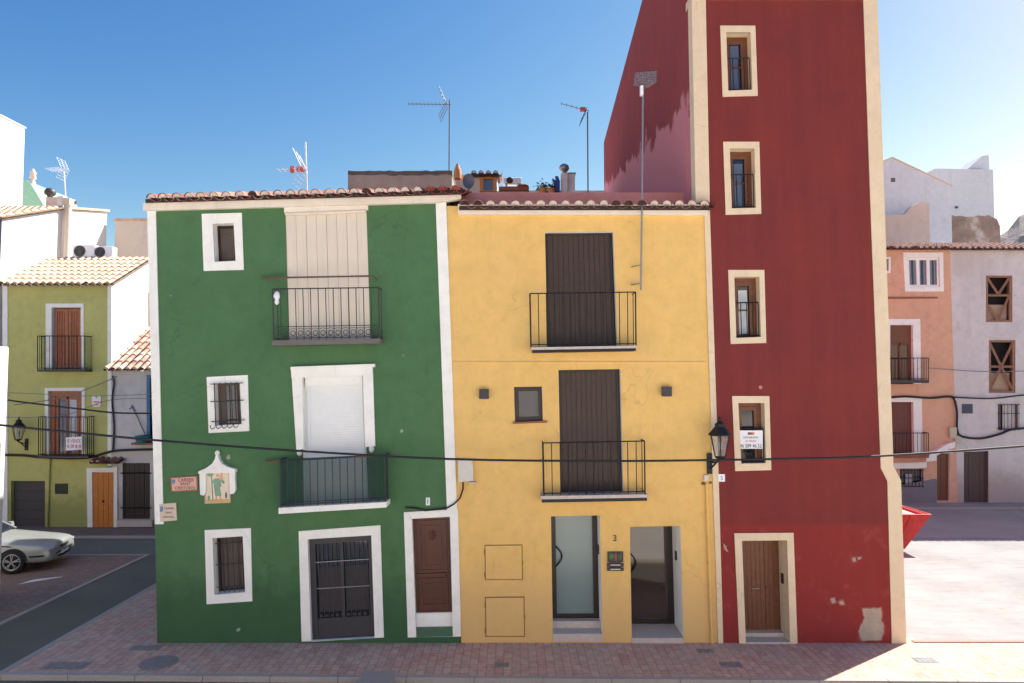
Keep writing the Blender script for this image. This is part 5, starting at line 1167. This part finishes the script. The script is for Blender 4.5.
# ================================================================== SKIP
c = G(905, 551); sk = empty('waste_skip', (c.x-.6, c.y+.7, 0), 'bright red metal skip standing on the sunlit plaza behind the red tower', 'skip')
X1t = U(929, 515, c.y).x; X1b = U(908, 548, c.y).x; Y0 = c.y-.1; H = U(929, 514.5, c.y).z; X0t = X1t-3.6; X0b = X1b-1.9
mb = MB(); v = [(X0b, Y0+.1, .06), (X1b-.1, Y0+.1, .06), (X1b-.1, Y0+1.6, .06), (X0b, Y0+1.6, .06), (X0t, Y0, H), (X1t, Y0, H), (X1t, Y0+1.45, H-.02), (X0t, Y0+1.45, H-.02)]
vi = [Vector(p) for p in v]; ci = sum(vi, Vector())/8
inn = [p+(Vector((ci.x, ci.y, p.z))-p)*.05 for p in vi[4:]]; inb = [p+(Vector((ci.x, ci.y, p.z))-p)*.06+Vector((0, 0, .06)) for p in vi[:4]]
mb.add(vi+inn+inb, [(0, 3, 2, 1), (0, 1, 5, 4), (1, 2, 6, 5), (2, 3, 7, 6), (3, 0, 4, 7), (4, 5, 9, 8), (5, 6, 10, 9), (6, 7, 11, 10), (7, 4, 8, 11), (8, 9, 13, 12), (9, 10, 14, 13), (10, 11, 15, 14), (11, 8, 12, 15), (12, 13, 14, 15)])
mb.build('body', M['red_skip'], sk, recalc=False)
mb = MB(); T = vi[4:]
for i in range(4): mb.tube([T[i], T[(i+1) % 4]], .035, 6)
mb.build('rim', M['red_skip'], sk)
mb = MB()
for k in range(1, 6):
    t = k/6; a = vi[4].lerp(vi[5], t); b_ = vi[0].lerp(vi[1], t); mb.tube([a+Vector((0, -.02, 0)), b_+Vector((0, -.02, 0))], .03, 4, sm=False)
mb.build('rib', M['red_skip'], sk)
mb = MB(); nx_, ny_ = 18, 8; gv = []
for j in range(ny_):
    for i in range(nx_): gv.append((X0t+.12+(X1t-X0t-.3)*i/(nx_-1), Y0+.1+1.25*j/(ny_-1), H-.04+(random.uniform(0, .09) if 0 < i < nx_-1 and 0 < j < ny_-1 else -.03)))
mb.add(gv, [(j*nx_+i, j*nx_+i+1, (j+1)*nx_+i+1, (j+1)*nx_+i) for j in range(ny_-1) for i in range(nx_-1)]); mb.build('rubble_load', M['patch'], sk, recalc=False)
mb = MB(); mb.box(X0b, X1b-.1, Y0+.2, Y0+.35, 0, .07); mb.box(X0b, X1b-.1, Y0+1.3, Y0+1.45, 0, .07); mb.build('skid', M['iron'], sk)

# ================================================================== CAR
def car():
    Cx, Cyy, rz = -13.9, 5.66, R(12)
    r_ = empty('parked_car', (0, 0, 0), 'silver saloon car parked with its nose out beside the near white building', 'car')
    # local: x forward (nose +0.95 from front axle), y left, z up
    st = [ # x, halfwidth, z_bottom, z_shoulder, z_top, top halfwidth
        (.96, .66, .30, .54, .64, .58), (.93, .78, .22, .58, .70, .66), (.74, .85, .19, .64, .775, .70), (.30, .86, .20, .68, .83, .70), (0, .87, .2, .72, .875, .71),
        (-.45, .87, .2, .78, .93, .72), (-.75, .87, .2, .82, .97, .74), (-1.5, .88, .2, .86, .98, .76), (-2.3, .88, .2, .88, 1.0, .76), (-3.0, .86, .22, .9, 1.02, .72), (-3.35, .82, .26, .9, 1.0, .66), (-3.5, .7, .36, .8, .92, .55)]
    mb = MB(); n = 11; vs = []
    for x, w, zb, zs, zt_, wt in st:
        half = [(w*.9, zb), (w, zb+.12), (w*1.0, (zb+zs)/2), (w*.97, zs), (wt, zt_), ]
        ring = half+[(0, zt_+.03)]+[(-a, b) for a, b in reversed(half)]
        vs += [(x, a, b) for a, b in ring]
    m_ = 11
    fs = [(i*m_+k, i*m_+(k+1) % m_, (i+1)*m_+(k+1) % m_, (i+1)*m_+k) for i in range(len(st)-1) for k in range(m_)]
    fs += [tuple(range(m_))[::-1], tuple(range((len(st)-1)*m_, len(st)*m_))]
    mb.add(vs, fs, 0, True)
    body = mb.build('body', M['carpaint'], r_); sd_ = body.modifiers.new('s', 'SUBSURF'); sd_.levels = 2; sd_.render_levels = 2
    # cabin
    gs = [(-.62, .66, .95, .66, .97), (-1.35, .70, .97, .56, 1.38), (-2.2, .70, .98, .57, 1.42), (-2.75, .68, 1.0, .54, 1.36), (-3.2, .62, 1.0, .6, 1.03)]
    mb = MB(); v = []
    for x, wb, zb, wt, zt_ in gs: v += [(x, wb, zb-.03), (x, wt, zt_), (x, -wt, zt_), (x, -wb, zb-.03)]
    mb.add(v, [(i*4+k, i*4+k+1, (i+1)*4+k+1, (i+1)*4+k) for i in range(4) for k in range(3)], 0)
    cab = mb.build('cabin_glass', M['glass'], r_)
    mb = MB(); v = []
    for x, wt, zt_ in ((-1.3, .57, 1.37), (-2.2, .58, 1.43), (-2.8, .55, 1.36)): v += [(x, wt, zt_), (x, wt*.5, zt_+.03), (x, -wt*.5, zt_+.03), (x, -wt, zt_)]
    mb.add(v, [(i*4+k, i*4+k+1, (i+1)*4+k+1, (i+1)*4+k) for i in range(2) for k in range(3)], 0, True)
    for s_ in (-1, 1):
        mb.tube([(-.6, .68*s_, .95), (-1.32, .575*s_, 1.38), (-2.2, .585*s_, 1.43), (-2.78, .55*s_, 1.365), (-3.2, .62*s_, 1.03)], .028, 6)
        mb.tube([(-1.95, .70*s_, .97), (-1.95, .585*s_, 1.42)], .025, 6)
    mb.build('roof', M['carpaint'], r_)
    for ax in (0, -2.6):
        for s_ in (-1, 1):
            mb = MB(); R_ = .315; n = 28
            def disc(y, r): return [(ax+r*math.cos(2*math.pi*k/n), y, R_+r*math.sin(2*math.pi*k/n)) for k in range(n)]
            ys = (.70*s_, .70*s_, .72*s_, .885*s_, .9*s_, .885*s_); rs = (.2, R_-.02, R_, R_, R_-.03, .2); v = []
            for y, r in zip(ys, rs): v += disc(y, r)
            mb.add(v, [(i*n+k, i*n+(k+1) % n, (i+1)*n+(k+1) % n, (i+1)*n+k) for i in range(5) for k in range(n)], 0, True)
            wl = mb.build('wheel', M['rubber'], r_)
            mb = MB(); mb.add(disc(.84*s_, .215), [tuple(range(n))], 1)
            v = disc(.885*s_, .225)+disc(.9*s_, .215)+disc(.875*s_, .19)+disc(.85*s_, .185)
            mb.add(v, [(i*n+k, i*n+(k+1) % n, (i+1)*n+(k+1) % n, (i+1)*n+k) for i in range(3) for k in range(n)], 0, True)
            for k in range(5):
                a = 2*math.pi*k/5+.3
                for da in (-.16, .16): mb.tube([(ax+.04*math.cos(a), .885*s_, R_+.04*math.sin(a)), (ax+.2*math.cos(a+da), .885*s_, R_+.2*math.sin(a+da))], .016, 5)
            mb.add(disc(.895*s_, .05), [tuple(range(n))], 0); mb.build('rim', [M['rim'], M['rubber']], wl, recalc=False)
            mb = MB(); v = disc(.872*s_, .37)+disc(.880*s_, .37)+disc(.880*s_, .30)
            mb.add([(ax+.365*math.cos(math.pi*k/18), y, R_+.365*math.sin(math.pi*k/18)) for y in (.6*s_, .884*s_) for k in range(19)]+[(ax, .884*s_, R_)], [(k, k+1, k+20, k+19) for k in range(18)]+[(38, 19+k, 20+k) for k in range(18)])
            mb.build('wheel_arch', M['rubber'], r_, recalc=False)
    def ellip(c, r, mat, name):
        mb = MB(); n = 14; v = []; m = 8
        for i in range(1, m):
            t = math.pi*i/m; v += [(c[0]+r[0]*math.sin(t)*math.cos(2*math.pi*k/n), c[1]+r[1]*math.sin(t)*math.sin(2*math.pi*k/n), c[2]+r[2]*math.cos(t)) for k in range(n)]
        mb.add(v, [(i*n+k, i*n+(k+1) % n, (i+1)*n+(k+1) % n, (i+1)*n+k) for i in range(m-2) for k in range(n)], 0, True); mb.build(name, mat, r_)
    for s_ in (-1, 1): ellip((.83, .62*s_, .60), (.14, .17, .062), M['lens'], 'headlight')
    ellip((.94, 0, .575), (.05, .32, .05), M['rubber'], 'grille')
    ellip((.93, 0, .33), (.05, .5, .05), M['rubber'], 'air_intake')
    mb = MB(); mb.tube([(.42, -.862, .44), (.72, -.835, .44), (.88, -.74, .44), (.95, -.5, .44), (.958, 0, .44), (.95, .5, .44), (.88, .74, .44), (.72, .835, .44), (.42, .862, .44)], .024, 5)
    mb.build('bumper_strip', M['rubber'], r_); mb = MB(); mb.box(.955, .975, -.24, .24, .36, .46); mb.build('number_plate', M['whiteplastic'], r_); mb = MB(); mb.tube([(-.05, -.868, .74), (-.5, -.872, .80)], .012, 4); mb.build('side_trim', M['rubber'], r_)
    for s_ in (-1, 1):
        mb = MB(); mb.add([(-.78, .80*s_, .98), (-.9, .80*s_, .98), (-.9, .98*s_, .98), (-.78, .98*s_, .98), (-.8, .82*s_, 1.1), (-.9, .82*s_, 1.1), (-.9, .97*s_, 1.1), (-.8, .97*s_, 1.1)], [(0, 3, 2, 1), (4, 5, 6, 7), (0, 1, 5, 4), (1, 2, 6, 5), (2, 3, 7, 6), (3, 0, 4, 7)]); mb.build('mirror', M['carpaint'], r_)
    r_.location = (Cx, Cyy, 0.0); r_.rotation_euler = (0, 0, rz)
car()

# ================================================================== HOUSES ACROSS THE STREET (behind the camera; seen in the glass)
def opp(x0, x1, h, mat, label, ww):
    r_ = empty('opposite_house', ((x0+x1)/2, -16.2, 0), label, 'house')
    mb = MB(); mb.box(x0, x1, -22, -16.2, -.05, h); mb.build('wall', mat, r_)
    mb = MB(); mb.box(x0-.05, x1+.05, -22.1, -15.95, h, h+.2); mb.build('cornice', M['cream'], r_)
    for i in range(int((x1-x0)//2.4)):
        for j in range(int(h//2.9)):
            cx = x0+1.4+i*2.4; z = .9+j*2.9
            mb = MB(); mb.box(cx-.45, cx+.45, -16.2, -16.14, z, z+1.5, 0); mb.box(cx-.38, cx+.38, -16.14, -16.12, z+.08, z+1.42, 1); mb.build('window', [M['white'], ww], r_)
opp(-20, -7, 8.9, M['whitew'], 'plain pale house across the street opposite the side lane', M['glass'])
opp(-6.9, 4.5, 6.9, M['whitew'], 'low white house across the street opposite the green house', M['plank'])
opp(4.6, 18, 9.2, M['whitew'], 'tall white house across the street opposite the red tower', M['glass'])

# ================================================================== LIGHT
SUN_AZ = R(55); SUN_EL = R(45)
W_ = bpy.data.worlds.new('World'); S.world = W_; W_.use_nodes = True; nt = W_.node_tree; nt.nodes.clear()
sk_ = nt.nodes.new('ShaderNodeTexSky'); sk_.sky_type = 'NISHITA'; sk_.sun_disc = False; sk_.sun_elevation = SUN_EL; sk_.sun_rotation = SUN_AZ
sk_.altitude = 0; sk_.air_density = 1.0; sk_.dust_density = .4; sk_.ozone_density = 3
bg = nt.nodes.new('ShaderNodeBackground'); bg.inputs[1].default_value = .08; out = nt.nodes.new('ShaderNodeOutputWorld')
# per-channel tone of the sky: deep blue away from the sun, pale towards it
spx = nt.nodes.new('ShaderNodeSeparateColor'); cbx = nt.nodes.new('ShaderNodeCombineColor'); nt.links.new(sk_.outputs[0], spx.inputs[0])
KE = .185
for i, (pw, kk, mx) in enumerate(((2.05, 1.72, 4.0), (1.42, .925, 3.5), (.75, .73, 3.0))):
    m1 = nt.nodes.new('ShaderNodeMath'); m1.operation = 'MULTIPLY'; m1.inputs[1].default_value = KE; nt.links.new(spx.outputs[i], m1.inputs[0])
    m2 = nt.nodes.new('ShaderNodeMath'); m2.operation = 'POWER'; m2.inputs[1].default_value = pw; nt.links.new(m1.outputs[0], m2.inputs[0])
    m3 = nt.nodes.new('ShaderNodeMath'); m3.operation = 'MULTIPLY'; m3.inputs[1].default_value = kk; nt.links.new(m2.outputs[0], m3.inputs[0])
    m5 = nt.nodes.new('ShaderNodeMath'); m5.operation = 'MINIMUM'; m5.inputs[1].default_value = mx; nt.links.new(m3.outputs[0], m5.inputs[0])
    m4 = nt.nodes.new('ShaderNodeMath'); m4.operation = 'DIVIDE'; m4.inputs[1].default_value = KE; nt.links.new(m5.outputs[0], m4.inputs[0])
    nt.links.new(m4.outputs[0], cbx.inputs[i])
nt.links.new(cbx.outputs[0], bg.inputs[0]); nt.links.new(bg.outputs[0], out.inputs[0])
ld = bpy.data.lights.new('sun', 'SUN'); ld.energy = 4.2; ld.angle = R(.53); ld.color = (1, .95, .88); lo = bpy.data.objects.new('sun', ld); COL.objects.link(lo)
v = Vector((math.sin(SUN_AZ)*math.cos(SUN_EL), math.cos(SUN_AZ)*math.cos(SUN_EL), math.sin(SUN_EL)))
lo.rotation_euler = v.to_track_quat('Z', 'Y').to_euler(); lo.location = (0, 0, 40)
S.view_settings.view_transform = 'Standard'; S.view_settings.look = 'None'; S.view_settings.exposure = 1.42; S.view_settings.gamma = 1
S.view_settings.use_curve_mapping = False
